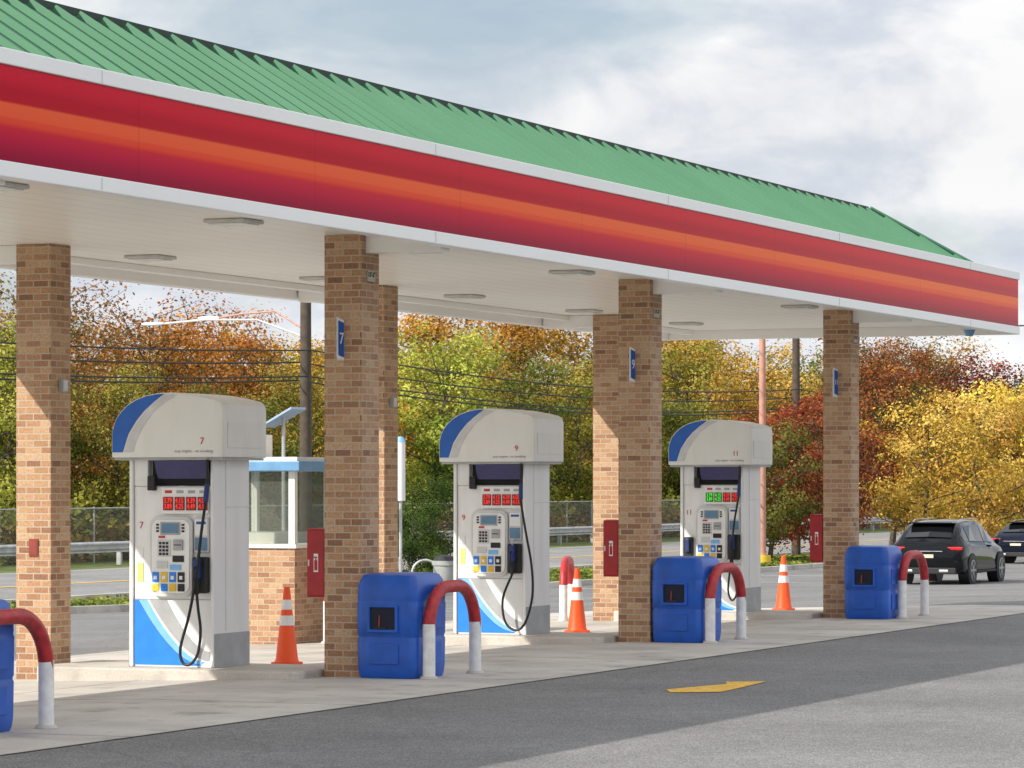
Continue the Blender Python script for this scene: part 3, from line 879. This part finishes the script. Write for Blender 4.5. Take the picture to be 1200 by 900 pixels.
# ---------------------------------------------------------------- utility poles and wires
def build_pole(a, d, lab, lamp):
    g = zg(a, d)
    R = root('utility_pole', lab, 'utility pole', W(a, d, g), group='wooden utility poles along the road')
    mb = MB(); mb.cyl((0, 0, -0.1), (0, 0, 10.5), 0.17, 0.12, 12, M['wood']); mb.obj('pole', R, smooth=True)
    bx('crossarm', R, -0.06, 0.06, -1.2, 1.2, 9.6, 9.74, M['wood'])
    for y in (-1.1, -0.5, 0.5, 1.1):
        mb = MB(); mb.cyl((0, y, 9.742), (0, y, 9.92), 0.04, 0.03, 8, M['ltgrey']); mb.obj('insulator', R)
    if lamp:
        for pts, h in (([(0, 0.1, 6.3), (-0.3, 1.2, 6.72), (-0.8, 2.4, 6.72), (-1.2, 3.4, 6.62)], 0),
                       ([(0, 0.1, 6.5), (0.1, 0.9, 6.95), (0.2, 1.9, 6.90), (0.3, 2.6, 6.82)], 1)):
            mb = MB(); mb.tube(pts, 0.025, 8, M['white'] if h == 0 else M['pink']); arm = mb.obj('lamp_arm', R, smooth=True)
            e = pts[-1]
            mb = MB(); mb.loft([[(e[0]+x, e[1]+t*0.6, e[2]+z) for x, z in rrect(-0.09*s, 0.09*s, -0.045*s, 0.045*s, 0.035*s, 3)] for t, s in ((-0.05, 0.5), (0.2, 1), (0.7, 1), (0.95, 0.5))], M['white'])
            mb.obj('lamp_head', arm, smooth=True)
    return R
build_pole(49.0, 24.4, 'wooden utility pole with white street lamp arms beside the road', True)
build_pole(88.5, 24.4, 'tall dark wooden utility pole beside the road', False)
build_pole(128.0, 24.4, 'tall dark wooden utility pole beside the road', False)
build_pole(9.5, 24.4, 'tall dark wooden utility pole beside the road', False)
for dz, dy in ((5.95, -0.15), (5.65, 0.15), (5.3, -0.1), (5.2, 0.2), (9.93, -1.1), (9.93, -0.5), (9.93, 0.5), (9.93, 1.1)):
    for a0, a1 in ((9.5, 49.0), (49.0, 88.5), (88.5, 128.0)):
        p0 = W(a0, 24.4+dy, zg(a0, 24.4)+dz); p1 = W(a1, 24.4+dy, zg(a1, 24.4)+dz)
        sag = 0.45 if dz < 9 else 0.7
        pts = []
        for i in range(17):
            t = i/16; p = p0.lerp(p1, t); p.z -= sag*4*t*(1-t); pts.append(p)
        mb = MB(); mb.tube(pts, 0.020 if dz < 9 else 0.012, 5, M['wire'])
        o = mb.obj('overhead_wire')
        tag(o, 'thin black overhead wire strung between utility poles', 'wire', 'overhead wires along the road')

pp = root('light_pole', 'tall pinkish steel pole with yellow base on grass verge', 'light pole', W(77, 21.8, -0.85))
mb = MB(); mb.cyl((0, 0, 0.3), (0, 0, 9.5), 0.12, 0.10, 12, M['pink']); mb.obj('pole', pp, smooth=True)
mb = MB(); mb.cyl((0, 0, -0.1), (0, 0, 0.32), 0.3, 0.27, 14, M['yellow']); mb.obj('base', pp, smooth=True)
bx('lamp_head', pp, -0.2, 0.2, -0.9, 0.9, 9.5, 9.62, M['pink'], 0.03)

sp0 = root('sign_pylon', 'narrow white sign pylon with blue top', 'sign', W(30.1, 13.2, zg(30.1, 13.2)))
mb = MB(); mb.cyl((0, 0, 2.0), (0, 0, 3.1), 0.09, 0.09, 16, M['white']); mb.obj('sign_panel', sp0, smooth=True)
mb = MB(); mb.cyl((0, 0, 3.102), (0, 0, 3.2), 0.095, 0.05, 16, M['lightblue']); mb.obj('blue_cap', sp0, smooth=True)
mb = MB(); mb.cyl((0, 0, -0.05), (0, 0, 2.0), 0.03, 0.03, 10, M['steel']); mb.obj('post', sp0)
so = root('solar_panel', 'tilted pale blue solar panel on a thin post', 'solar panel', W(27.8, 14.5, zg(27.8, 14.5)))
mb = MB(); mb.cyl((0, 0, -0.05), (0, 0, 3.55), 0.035, 0.035, 8, M['steel']); mb.obj('post', so)
mb = MB(); mb.add([(-0.3, 0.32, 3.35), (0.3, 0.32, 3.35), (0.3, -0.30, 3.68), (-0.3, -0.30, 3.68), (-0.3, 0.32, 3.39), (0.3, 0.32, 3.39), (0.3, -0.30, 3.72), (-0.3, -0.30, 3.72)],
                  [(0, 1, 2, 3), (4, 5, 6, 7), (0, 1, 5, 4), (1, 2, 6, 5), (2, 3, 7, 6), (3, 0, 4, 7)], M['solar']); mb.obj('panel', so)
gb = root('litter_bin', 'round dark grey litter bin standing on the verge', 'litter bin', W(48.3, 20.3, zg(48.3, 20.3)))
mb = MB()
mb.loft([[(r*math.cos(t), r*math.sin(t), z) for t in np.linspace(0, 2*math.pi, 19)[:-1]] for z, r in ((0, .24), (.05, .26), (.62, .29), (.64, .32), (.75, .32))], M['grey']); mb.obj('bin_body', gb, smooth=True)
mb = MB(); mb.loft([[(r*math.cos(t), r*math.sin(t), z) for t in np.linspace(0, 2*math.pi, 19)[:-1]] for z, r in ((.752, .30), (.85, .24), (.89, .1))], M['dark']); mb.obj('lid', gb, smooth=True)
bk = root('bike_rack', 'thin galvanised hoop rack on the verge', 'bike rack', W(48.7, 21.0, zg(48.7, 21)), rot=0.1)
mb = MB(); mb.tube([(-.32, 0, 0), (-.32, 0, .45)] + [(-.32*math.cos(t), 0, .45+.3*math.sin(t)) for t in np.linspace(0.2, math.pi-.2, 10)] + [(.32, 0, .45), (.32, 0, 0)], .03, 8, M['steel']); mb.obj('hoop', bk, smooth=True)
for s in (-1, 1):
    mb = MB(); mb.cyl((s*.32, 0, -.02), (s*.32, 0, .015), .07, .07, 10, M['steel']); mb.obj('foot', bk)

# ---------------------------------------------------------------- guard rail
gr = root('guard_rail', 'galvanised steel guard rail on posts along the road', 'guard rail', W(50, 41, -0.85))
mb = MB()
prof = [(-0.04, 0.42), (0.0, 0.47), (-0.06, 0.52), (-0.06, 0.56), (0.0, 0.60), (0.0, 0.63), (-0.06, 0.67), (-0.06, 0.71), (0.0, 0.76), (0.02, 0.76), (0.02, 0.42)]
mb.extr(prof, 'x', 0, 165, M['steel']); mb.obj('rail', gr)
mb = MB(); mb.box(-0.06, 0.06, 0.03, 0.18, -0.1, 0.72, M['steel']); p0 = mb.obj('post', gr, loc=(0.5, 0, 0))
for i in range(1, 43): dup(p0, gr, loc=(0.5+i*3.81, 0, 0))
cf = root('chain_link_fence', 'chain-link fence with steel posts behind the guard rail', 'fence', W(50, 43, -0.85))
mb = MB(); mb.add([(0, 0, 0), (165, 0, 0), (165, 0, 1.8), (0, 0, 1.8)], [(0, 1, 2, 3)], M['chain']); mb.obj('mesh_panel', cf)
mb = MB(); mb.cyl((0, 0, 1.8), (165, 0, 1.8), 0.025, 0.025, 6, M['steel']); mb.obj('top_rail', cf)
mb = MB(); mb.cyl((0, 0, -0.1), (0, 0, 1.85), 0.035, 0.035, 6, M['steel']); p0 = mb.obj('post', cf, loc=(0.3, 0.03, 0))
for i in range(1, 55): dup(p0, cf, loc=(0.3+i*3.0, 0.03, 0))

# ---------------------------------------------------------------- cars
def build_car(loc, rot, paint, label):
    R = root('parked_car', label, 'car', loc, rot, group='cars parked on the lot')
    ST = [(-2.41, .50, .74, .88, .80, .60, .93), (-2.37, .38, .88, .97, .90, .72, 1.03), (-2.30, .31, .945, 1.03, .95, .77, 1.10), (-2.18, .29, .97, 1.06, .975, .775, 1.21), (-1.98, .28, .98, 1.08, .985, .74, 1.38),
          (-1.74, .27, .985, 1.09, .985, .70, 1.54), (-1.5, .27, .98, 1.08, .98, .67, 1.61), (-.8, .27, .97, 1.05, .975, .655, 1.66), (0, .27, .97, 1.03, .97, .655, 1.665),
          (.55, .27, .97, 1.02, .97, .65, 1.60), (.95, .27, .97, 1.0, .96, .68, 1.40), (1.35, .27, .97, .99, .95, .72, 1.14), (1.6, .28, .96, .97, .93, .75, 1.06),
          (2.0, .30, .93, .90, .88, .70, .98), (2.25, .34, .86, .80, .80, .60, .87), (2.36, .42, .72, .66, .66, .45, .70)]
    rings = []
    for (x, zb, wl, zbt, wb, wr, zr) in ST:
        h = [(wl-.12, zb), (wl-.03, zb+.05), (wl, zb+.14), (wl-.02, (zb+zbt)/2-.05), (wb, zbt-.12), (wb-.02, zbt-.04), (wb-.07, zbt), (wr+.02, zr-.07), (wr-.03, zr-.025), (wr-.14, zr)]
        ring = [(x, 0, zb)] + [(x, y, z) for y, z in h] + [(x, 0, zr+.02)] + [(x, -y, z) for y, z in reversed(h)]
        rings.append(ring)
    mb = MB(); mb.loft(rings, paint); body = mb.obj('body', R, smooth=True)
    for s in (1, -1):
        for seg in ((4, 5, 6), (6, 7, 8), (8, 9, 10)):
            rows = [[], []]
            for idx in seg:
                (x, zb, wl, zbt, wb, wr, zr) = ST[idx]
                if idx == seg[0]: x += 0.03
                if idx == seg[-1]: x -= 0.03
                for r_, f in enumerate((0.10, 0.90)):
                    y = (wb-.07) + ((wr+.02)-(wb-.07))*f + .008; z = zbt + (zr-.07-zbt)*f + .004
                    rows[r_].append((x, s*y, z))
            mb = MB(); mb.add(rows[0] + rows[1], [(0, 1, 4, 3), (1, 2, 5, 4)], M['carglass']); mb.obj('side_window', R)
        bx('sill_trim', R, -0.95, 0.95, *sorted((s*.955, s*.985)), .30, .36, M['dark'], 0.004)
    mb = MB(); mb.add([(-2.20, .62, 1.225), (-2.20, -.62, 1.225), (-1.785, -.54, 1.545), (-1.785, .54, 1.545), (-2.21, 0, 1.245), (-1.79, 0, 1.565)], [(0, 4, 5, 3), (4, 1, 2, 5)], M['carglass'])
    mb.obj('rear_window', R)
    mb = MB(); mb.add([(.62, .52, 1.615), (.62, -.52, 1.615), (1.33, -.62, 1.19), (1.33, .62, 1.19)], [(0, 1, 2, 3)], M['carglass']); mb.obj('windscreen', R)
    bx('spoiler', R, -1.98, -1.6, -.58, .58, 1.575, 1.615, paint, 0.015)
    for s in (1, -1):
        y0, y1 = sorted((s*.46, s*.945)); bx('tail_light', R, -2.392, -2.22, y0, y1, .90, .985, M['taillight'], 0.02)
        y0, y1 = sorted((s*.35, s*.60)); bx('exhaust_tip', R, -2.44, -2.33, y0, y1, .33, .40, M['steel'], 0.02)
        y0, y1 = sorted((s*.96, s*1.09)); bx('side_mirror', R, .82, .95, y0, y1, 1.03, 1.16, paint, 0.03)
        mb = MB(); mb.tube([(-1.5, s*.60, 1.63), (-1.3, s*.61, 1.68), (0.2, s*.61, 1.70), (.5, s*.60, 1.64)], 0.015, 6, M['steel']); mb.obj('roof_rail', R)
        for xx in (-0.35, 0.72):
            y0, y1 = sorted((s*.972, s*.988)); bx('door_handle', R, xx-.45, xx-.27, y0, y1, .90, .925, M['steel'], 0.004)
    bx('rear_bumper', R, -2.43, -2.25, -.80, .80, .28, .45, M['dark'], 0.03)
    bx('number_plate', R, -2.425, -2.39, -.20, .20, .70, .79, M['plate'])
    bx('tailgate_trim', R, -2.425, -2.39, -.44, .44, .865, .88, M['steel'])
    for x in (-1.45, 1.42):
        for s in (1, -1):
            mb = MB(); y0, y1 = sorted((s*.70, s*.990)); mb.cyl((x, y0, .385), (x, y1, .385), .43, .43, 24, M['black']); mb.obj('wheel_arch', R, smooth=True)
            wh = MB(); wh.cyl((x, s*.74, .37), (x, s*1.003, .37), .37, .355, 26, M['black']); w = wh.obj('wheel', R, smooth=True, bevel=0.02)
            rm = MB()
            rm.cyl((x, s*1.004, .37), (x, s*1.010, .37), .085, .06, 10, M['rim'])
            for k in range(6):
                t = k*math.pi/3
                c, sn = math.cos(t), math.sin(t); q = 0.03
                y_ = s*1.008
                rm.add([(x + c*.05 - sn*q, y_, .37 + sn*.05 + c*q), (x + c*.05 + sn*q, y_, .37 + sn*.05 - c*q), (x + c*.25 + sn*q, y_, .37 + sn*.25 - c*q), (x + c*.25 - sn*q, y_, .37 + sn*.25 + c*q)], [(0, 1, 2, 3)], M['rim'])
            rg = [[(x + r*math.cos(t), s*yy, .37 + r*math.sin(t)) for t in np.linspace(0, 2*math.pi, 25)[:-1]] for r, yy in ((.27, 1.005), (.245, 1.009))]
            rm.loft(rg, M['rim'], cap=False)
            rm.obj('rim', w)
    return R
build_car(W(60.3, 10.95, -0.846), ROT, M['carpaint'], 'black sport utility car parked on the sunlit lot')
c2 = build_car(W(84.0, 14.1, -0.846), ROT-0.25, M['carblue'], 'dark blue low car parked beyond the black car')
c2.scale = (1, 1, 0.84)

# ---------------------------------------------------------------- trees
LM = {
 'yellowgreen': leaf_mat('leaf_yellow_green', (0.10, 0.13, 0.02), (0.29, 0.30, 0.05), (0.58, 0.50, 0.12)),
 'orange': leaf_mat('leaf_orange', (0.20, 0.14, 0.035), (0.54, 0.22, 0.05), (0.76, 0.44, 0.12)),
 'rust': leaf_mat('leaf_rust', (0.14, 0.12, 0.04), (0.40, 0.18, 0.06), (0.62, 0.38, 0.13)),
 'red': leaf_mat('leaf_red', (0.14, 0.12, 0.04), (0.44, 0.12, 0.055), (0.64, 0.32, 0.10)),
 'maroon': leaf_mat('leaf_maroon', (0.07, 0.085, 0.03), (0.27, 0.05, 0.035), (0.48, 0.17, 0.07)),
 'yellow': leaf_mat('leaf_yellow', (0.30, 0.24, 0.05), (0.72, 0.46, 0.08), (0.95, 0.70, 0.20)),
 'olive': leaf_mat('leaf_olive', (0.06, 0.085, 0.02), (0.18, 0.21, 0.045), (0.36, 0.34, 0.09)),
 'green': leaf_mat('leaf_green', (0.03, 0.055, 0.016), (0.08, 0.14, 0.035), (0.18, 0.23, 0.06)),
}
def leaf_mesh(name, C, N0, size, T, rng, mat):
    n = len(C)
    if N0 is None: N0 = np.tile(np.array([0, 0, 0.6]), (n, 1))
    nr = N0 + rng.normal(size=(n, 3))*0.38
    nr /= np.linalg.norm(nr, axis=1)[:, None]
    d1 = rng.normal(size=(n, 3)); d1 -= (d1*nr).sum(1)[:, None]*nr; d1 /= np.linalg.norm(d1, axis=1)[:, None]
    d2 = np.cross(nr, d1)
    s = size[:, None]
    V = np.stack([C - d1*s*0.5, C + d2*s*0.36, C + d1*s*0.5, C - d2*s*0.36], axis=1).reshape(-1, 3)
    me = bpy.data.meshes.new(name)
    me.vertices.add(4*n); me.vertices.foreach_set('co', V.astype(np.float32).ravel())
    me.loops.add(4*n); me.loops.foreach_set('vertex_index', np.arange(4*n, dtype=np.int32))
    me.polygons.add(n); me.polygons.foreach_set('loop_start', np.arange(0, 4*n, 4, dtype=np.int32))
    me.polygons.foreach_set('loop_total', np.full(n, 4, dtype=np.int32))
    me.update(calc_edges=True)
    ca = me.color_attributes.new('tint', 'FLOAT_COLOR', 'POINT')
    col = np.ones((n, 4, 4), dtype=np.float32)
    col[:, :, 0] = rng.random(n)[:, None]; col[:, :, 1] = T[:, None]; col[:, :, 2] = 0
    ca.data.foreach_set('color', col.ravel())
    me.materials.append(mat)
    return me

def tree_meshes(seed, H, R, low, nlimb, per, ls, crad=0.085, upness=0.6, nsub=4):
    rng = np.random.default_rng(seed)
    mb = MB()
    tp = [Vector((0, 0, -0.1))]
    for i in range(1, 6):
        tp.append(Vector((rng.normal()*0.02*H, rng.normal()*0.02*H, H*0.82*i/5)))
    for i in range(5):
        r0 = 0.020*H*(1-i/5.6); r1 = 0.020*H*(1-(i+1)/5.6)
        mb.cyl(tp[i], tp[i+1], r0, r1, 7, M['bark'])
    def tpos(z):
        f = min(max(z/(H*0.82), 0), 0.999)*5; i = int(f); return tp[i].lerp(tp[i+1], f-i)
    cl = []
    for i in range(nlimb):
        t = low + (0.98-low)*(i+0.5)/nlimb
        env = math.sin(math.pi*min(1, max(0.02, (t-low*0.7)/(1.06-low*0.7)))**0.85)**0.6
        base = tpos(max(0.1*H, (t - 0.10)*H*0.86))
        az = i*2.4 + rng.normal()*0.4
        L = R*env*rng.uniform(0.6, 1.15)
        tip = Vector((math.cos(az)*L, math.sin(az)*L, 0)) + Vector((tpos(t*H).x, tpos(t*H).y, t*H + rng.normal()*0.04*H + upness*0.06*H))
        mid = base.lerp(tip, 0.55) + Vector((0, 0, -0.02*H))
        rr = 0.008*H*(1.1-t*0.6)
        mb.cyl(base, mid, rr, rr*0.65, 5, M['bark']); mb.cyl(mid, tip, rr*0.65, rr*0.2, 5, M['bark'])
        tl = rng.uniform(0.15, 0.85)
        cl.append((tip, 1.0, tl)); cl.append((mid.lerp(tip, 0.35), 0.8, tl))
        for k in range(nsub):
            sp = mid.lerp(tip, rng.uniform(-0.3, 0.9))
            dv = Vector(rng.normal(size=3)); dv.z = abs(dv.z)*0.6 + rng.normal()*0.3; dv.normalize()
            e = sp + dv*R*rng.uniform(0.22, 0.5)
            e.z = min(max(e.z, low*H*0.8), H*1.03)
            mb.cyl(sp, e, rr*0.4, rr*0.12, 4, M['bark'])
            cl.append((e, rng.uniform(0.5, 1.15), tl + rng.normal()*0.15))
    for k in range(6):
        e = Vector((rng.normal()*R*0.25, rng.normal()*R*0.25, H*rng.uniform(0.84, 1.02)))
        mb.cyl(tp[5], e, 0.004*H, 0.001*H, 4, M['bark'])
        cl.append((e, 0.7, rng.uniform(.3, 1)))
    wood = bpy.data.meshes.new('tree_wood'); wood.from_pydata(mb.V, [], mb.F); wood.materials.append(M['bark']); wood.update()
    Cs, Ts, Ns = [], [], []
    ctr = np.array([0, 0, H*(low+0.9)/2*0.9])
    for c, s, tl in cl:
        n = int(per*s*s*rng.uniform(0.5, 1.3))
        rad = crad*H*s
        g = rng.normal(size=(n, 3))*np.array([rad*0.66, rad*0.66, rad*0.48])
        cc_ = np.array(c)
        Cs.append(cc_[None, :] + g)
        out = (cc_ - ctr); out = out/max(1e-3, np.linalg.norm(out))
        Ns.append(g/rad*0.9 + out[None, :]*0.6 + np.array([0, 0, 0.35])[None, :])
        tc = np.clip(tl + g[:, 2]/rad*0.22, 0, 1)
        Ts.append(tc)
    C = np.concatenate(Cs); T = np.concatenate(Ts); N_ = np.concatenate(Ns)
    size = ls*rng.uniform(0.6, 1.5, len(C))
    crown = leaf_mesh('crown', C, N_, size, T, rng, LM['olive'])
    return wood, crown

PROTO = {
 'broad': tree_meshes(1, 10, 4.2, 0.22, 18, 160, 0.155, 0.076),
 'tall': tree_meshes(2, 12, 3.3, 0.20, 20, 165, 0.155, 0.068),
 'round': tree_meshes(3, 9, 4.0, 0.12, 18, 165, 0.15, 0.084),
 'sparse': tree_meshes(4, 11, 4.0, 0.25, 20, 84, 0.145, 0.077, nsub=5),
 'small': tree_meshes(5, 5.9, 3.1, 0.16, 22, 84, 0.125, 0.080, nsub=5),
 'bushy': tree_meshes(6, 8, 3.8, 0.05, 18, 180, 0.145, 0.090),
 'willow': tree_meshes(8, 8.5, 3.6, 0.08, 24, 125, 0.13, 0.069, 1.4, 5),
}
names = {'yellowgreen': 'yellow-green', 'olive': 'olive green', 'maroon': 'dark red', 'rust': 'rust brown'}
def tree(shape, colour, a, d, s=1.0, sz=None, where='behind the roadside fence'):
    wood, crown = PROTO[shape]
    cn = names.get(colour, colour)
    e = link(bpy.data.objects.new('tree', None))
    e.location = W(a, d, zg(a, d)); e.rotation_euler = (0, 0, random.uniform(0, 6.28)); e.scale = (s, s, sz or s)
    tag(e, '%s autumn tree %s' % (cn, where) if shape != 'sparse' else 'thinning %s autumn tree %s' % (cn, where), 'tree', 'autumn trees along the road')
    t = link(bpy.data.objects.new('trunk', wood)); t.parent = e
    c = link(bpy.data.objects.new('crown', crown)); c.parent = e
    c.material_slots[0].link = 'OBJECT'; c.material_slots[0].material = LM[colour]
    return e

FRONT = [
 ('willow', 'yellowgreen', 68, 46, .88), ('willow', 'olive', 73, 47, .90), ('sparse', 'rust', 78, 49, .86), ('willow', 'yellowgreen', 77, 45, .74), ('broad', 'olive', 75, 51, .80),
 ('sparse', 'orange', 84, 48, .84), ('sparse', 'rust', 80, 53, .90), ('bushy', 'olive', 86, 45, .70), ('broad', 'orange', 90, 49, .86), ('willow', 'yellowgreen', 91, 45, .78), ('willow', 'olive', 82, 45, .68),
 ('tall', 'red', 95, 50, .78), ('round', 'orange', 99, 49, .92), ('willow', 'yellowgreen', 104, 45, 1.0), ('willow', 'yellowgreen', 109, 47, .98),
 ('bushy', 'green', 103, 43.8, .42), ('round', 'olive', 114, 46, .88), ('tall', 'orange', 117, 51, .92), ('willow', 'yellowgreen', 119, 45, .90), ('broad', 'orange', 124, 51, 1.10),
 ('willow', 'olive', 127, 46, .95), ('broad', 'orange', 131, 51, 1.08), ('willow', 'yellowgreen', 138, 47, 1.12), ('bushy', 'olive', 134, 45, .8), ('tall', 'yellow', 146, 49, .96),
 ('round', 'yellow', 153, 47, 1.08), ('broad', 'maroon', 150, 44, .66), ('round', 'maroon', 159, 46, .85), ('willow', 'olive', 166, 49, 1.15), ('tall', 'rust', 172, 48, .98),
 ('broad', 'maroon', 178, 47, 1.08), ('sparse', 'rust', 187, 48, 1.1), ('tall', 'rust', 194, 50, .92), ('broad', 'rust', 200, 47, .92), ('round', 'olive', 207, 47, 1.0), ('broad', 'rust', 214, 48, .85),
]
for s_, c_, a, d, k in FRONT: tree(s_, c_, a, d, k)
rc = ['rust', 'orange', 'yellowgreen', 'rust', 'orange', 'red', 'olive', 'yellowgreen']
i = 0
for a in np.arange(66, 236, 7.0):
    k = 0.80 + 0.26*max(0, min(1, (a-70)/110))
    if a > 190: k *= 0.85
    tree(random.choice(['broad', 'tall', 'sparse', 'broad']), rc[i % 8], a + random.uniform(-2, 2), 57 + random.uniform(-2, 4), k*random.uniform(.80, 1.06), where='in the far wood'); i += 1
for s_, c_, a, d, k in (('small', 'yellow', 91.5, 20.5, .86), ('small', 'yellow', 98, 20.5, .96), ('small', 'yellow', 106, 21, 1.04), ('small', 'yellow', 112, 20, .95), ('small', 'yellow', 103, 22.5, 1.04),
                        ('small', 'maroon', 86, 22.8, .92), ('broad', 'maroon', 99, 24.0, .70), ('small', 'red', 112, 23.5, 1.0), ('broad', 'maroon', 113, 23.8, .76),
                        ('small', 'olive', 79.5, 22.9, .74), ('small', 'maroon', 82.5, 23.4, .82), ('broad', 'rust', 124, 23.8, .70)):
    tree(s_, c_, a, d, k, where='on the grass verge')
for a, d, k in ((51.0, 22.4, .26), (52.6, 22.6, .34)):
    tree('bushy', 'green', a, d, k, where='on the verge, small and shrubby')

def stuff(name, label_mat, n, a0, a1, d0, d1, hfun, ls, seed):
    rng = np.random.default_rng(seed)
    a = rng.uniform(a0, a1, n); d = rng.uniform(d0, d1, n)
    h = hfun(a, d, rng)
    z = -0.85 + h*rng.random(n)**0.7
    x = PX + CA*a - SA*d; y = PY + SA*a + CA*d
    C = np.stack([x, y, z], 1)
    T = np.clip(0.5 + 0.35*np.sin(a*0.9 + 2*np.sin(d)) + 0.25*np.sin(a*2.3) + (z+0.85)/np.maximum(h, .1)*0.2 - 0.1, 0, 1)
    me = leaf_mesh(name, C, None, ls*rng.uniform(.6, 1.5, n), T, rng, label_mat)
    o = link(bpy.data.objects.new(name, me)); o['kind'] = 'stuff'
    return o
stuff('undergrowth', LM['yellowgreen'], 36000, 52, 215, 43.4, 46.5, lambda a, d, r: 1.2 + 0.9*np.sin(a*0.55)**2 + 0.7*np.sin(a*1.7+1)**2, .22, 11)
stuff('dry_brush', LM['rust'], 16000, 52, 215, 43.2, 45.0, lambda a, d, r: 0.8 + 0.6*np.sin(a*0.8+2)**2, .19, 12)
stuff('far_wood', LM['olive'], 55000, 60, 240, 62, 68, lambda a, d, r: 5.2 + 0.02*(a-60) + 1.2*np.sin(a*0.3) + 0.9*np.sin(a*0.83+1) + .7*np.sin(a*2.1), .38, 13)
stuff('far_wood', LM['rust'], 28000, 60, 240, 61, 66, lambda a, d, r: 5.4 + 0.02*(a-60) + 1.2*np.sin(a*0.3+1) + 0.9*np.sin(a*0.7+1), .36, 14)
stuff('verge_grass', LM['olive'], 30000, 25, 110, 19.3, 24.7, lambda a, d, r: 0.10+0*a, .10, 15)

# ---------------------------------------------------------------- light
phi = math.radians(55)
EL = math.atan(1.2*math.cos(phi))
hx = -SA*math.cos(phi) - CA*math.sin(phi)
hy = CA*math.cos(phi) - SA*math.sin(phi)
S = Vector((hx*math.cos(EL), hy*math.cos(EL), math.sin(EL)))
sun = bpy.data.lights.new('Sun', 'SUN'); sun.energy = 5.0; sun.angle = math.radians(0.5); sun.color = (1.0, 0.94, 0.84)
so_ = link(bpy.data.objects.new('Sun', sun)); so_.rotation_euler = S.to_track_quat('Z', 'Y').to_euler(); so_.location = (0, 0, 50)

w = bpy.data.worlds.new('World'); scene.world = w; w.use_nodes = True
nt = w.node_tree
bg = nt.nodes['Background']
sky = nt.nodes.new('ShaderNodeTexSky'); sky.sky_type = 'NISHITA'; sky.sun_disc = False
sky.sun_elevation = EL; sky.sun_rotation = math.atan2(hx, hy)
nt.links.new(sky.outputs[0], bg.inputs[0]); bg.inputs[1].default_value = 0.11
tc = nt.nodes.new('ShaderNodeTexCoord')
mp_ = nt.nodes.new('ShaderNodeMapping'); mp_.inputs['Scale'].default_value = (1, 1, 2.4); mp_.inputs['Location'].default_value = (1.35, 0.4, 0.62)
nt.links.new(tc.outputs['Generated'], mp_.inputs[0])
n1 = nt.nodes.new('ShaderNodeTexNoise'); n1.inputs['Scale'].default_value = 6.5; n1.inputs['Detail'].default_value = 6; n1.inputs['Roughness'].default_value = 0.5; n1.inputs['Distortion'].default_value = 0.3
nt.links.new(mp_.outputs[0], n1.inputs['Vector'])
n2 = nt.nodes.new('ShaderNodeTexNoise'); n2.inputs['Scale'].default_value = 13; n2.inputs['Detail'].default_value = 8; n2.inputs['Roughness'].default_value = 0.55; n2.inputs['Distortion'].default_value = 0.35
nt.links.new(mp_.outputs[0], n2.inputs['Vector'])
cov = ramp(nt, n1.outputs['Fac'], [(0.38, 0.35), (0.50, 1.0)])
cc = ramp(nt, n2.outputs['Fac'], [(0.32, (0.58, 0.63, 0.74)), (0.45, (0.72, 0.76, 0.83)), (0.52, (0.86, 0.88, 0.91)), (0.60, (0.98, 0.98, 0.98))])
sz = nt.nodes.new('ShaderNodeSeparateXYZ'); nt.links.new(tc.outputs['Generated'], sz.inputs[0])
gr_ = ramp(nt, sz.outputs[2], [(0.0, 0.64), (0.10, 0.57), (0.35, 0.80)])
cc = mixc(nt, 1.0, cc, gr_, 'MULTIPLY')
bg2 = nt.nodes.new('ShaderNodeBackground'); nt.links.new(cc, bg2.inputs[0]); bg2.inputs[1].default_value = 1.68
mx = nt.nodes.new('ShaderNodeMixShader')
nt.links.new(cov, mx.inputs[0]); nt.links.new(bg.outputs[0], mx.inputs[1]); nt.links.new(bg2.outputs[0], mx.inputs[2])
nt.links.new(mx.outputs[0], nt.nodes['World Output'].inputs[0])

# ---------------------------------------------------------------- camera
cam = bpy.data.cameras.new('Camera'); cam.sensor_width = 36; cam.lens = 4088/1200*36; cam.shift_y = 115/1200
cam.clip_end = 9000; cam.clip_start = 0.5
co_ = link(bpy.data.objects.new('Camera', cam)); co_.location = (0, 0, 1.81); co_.rotation_euler = (math.radians(90), 0, 0)
scene.camera = co_
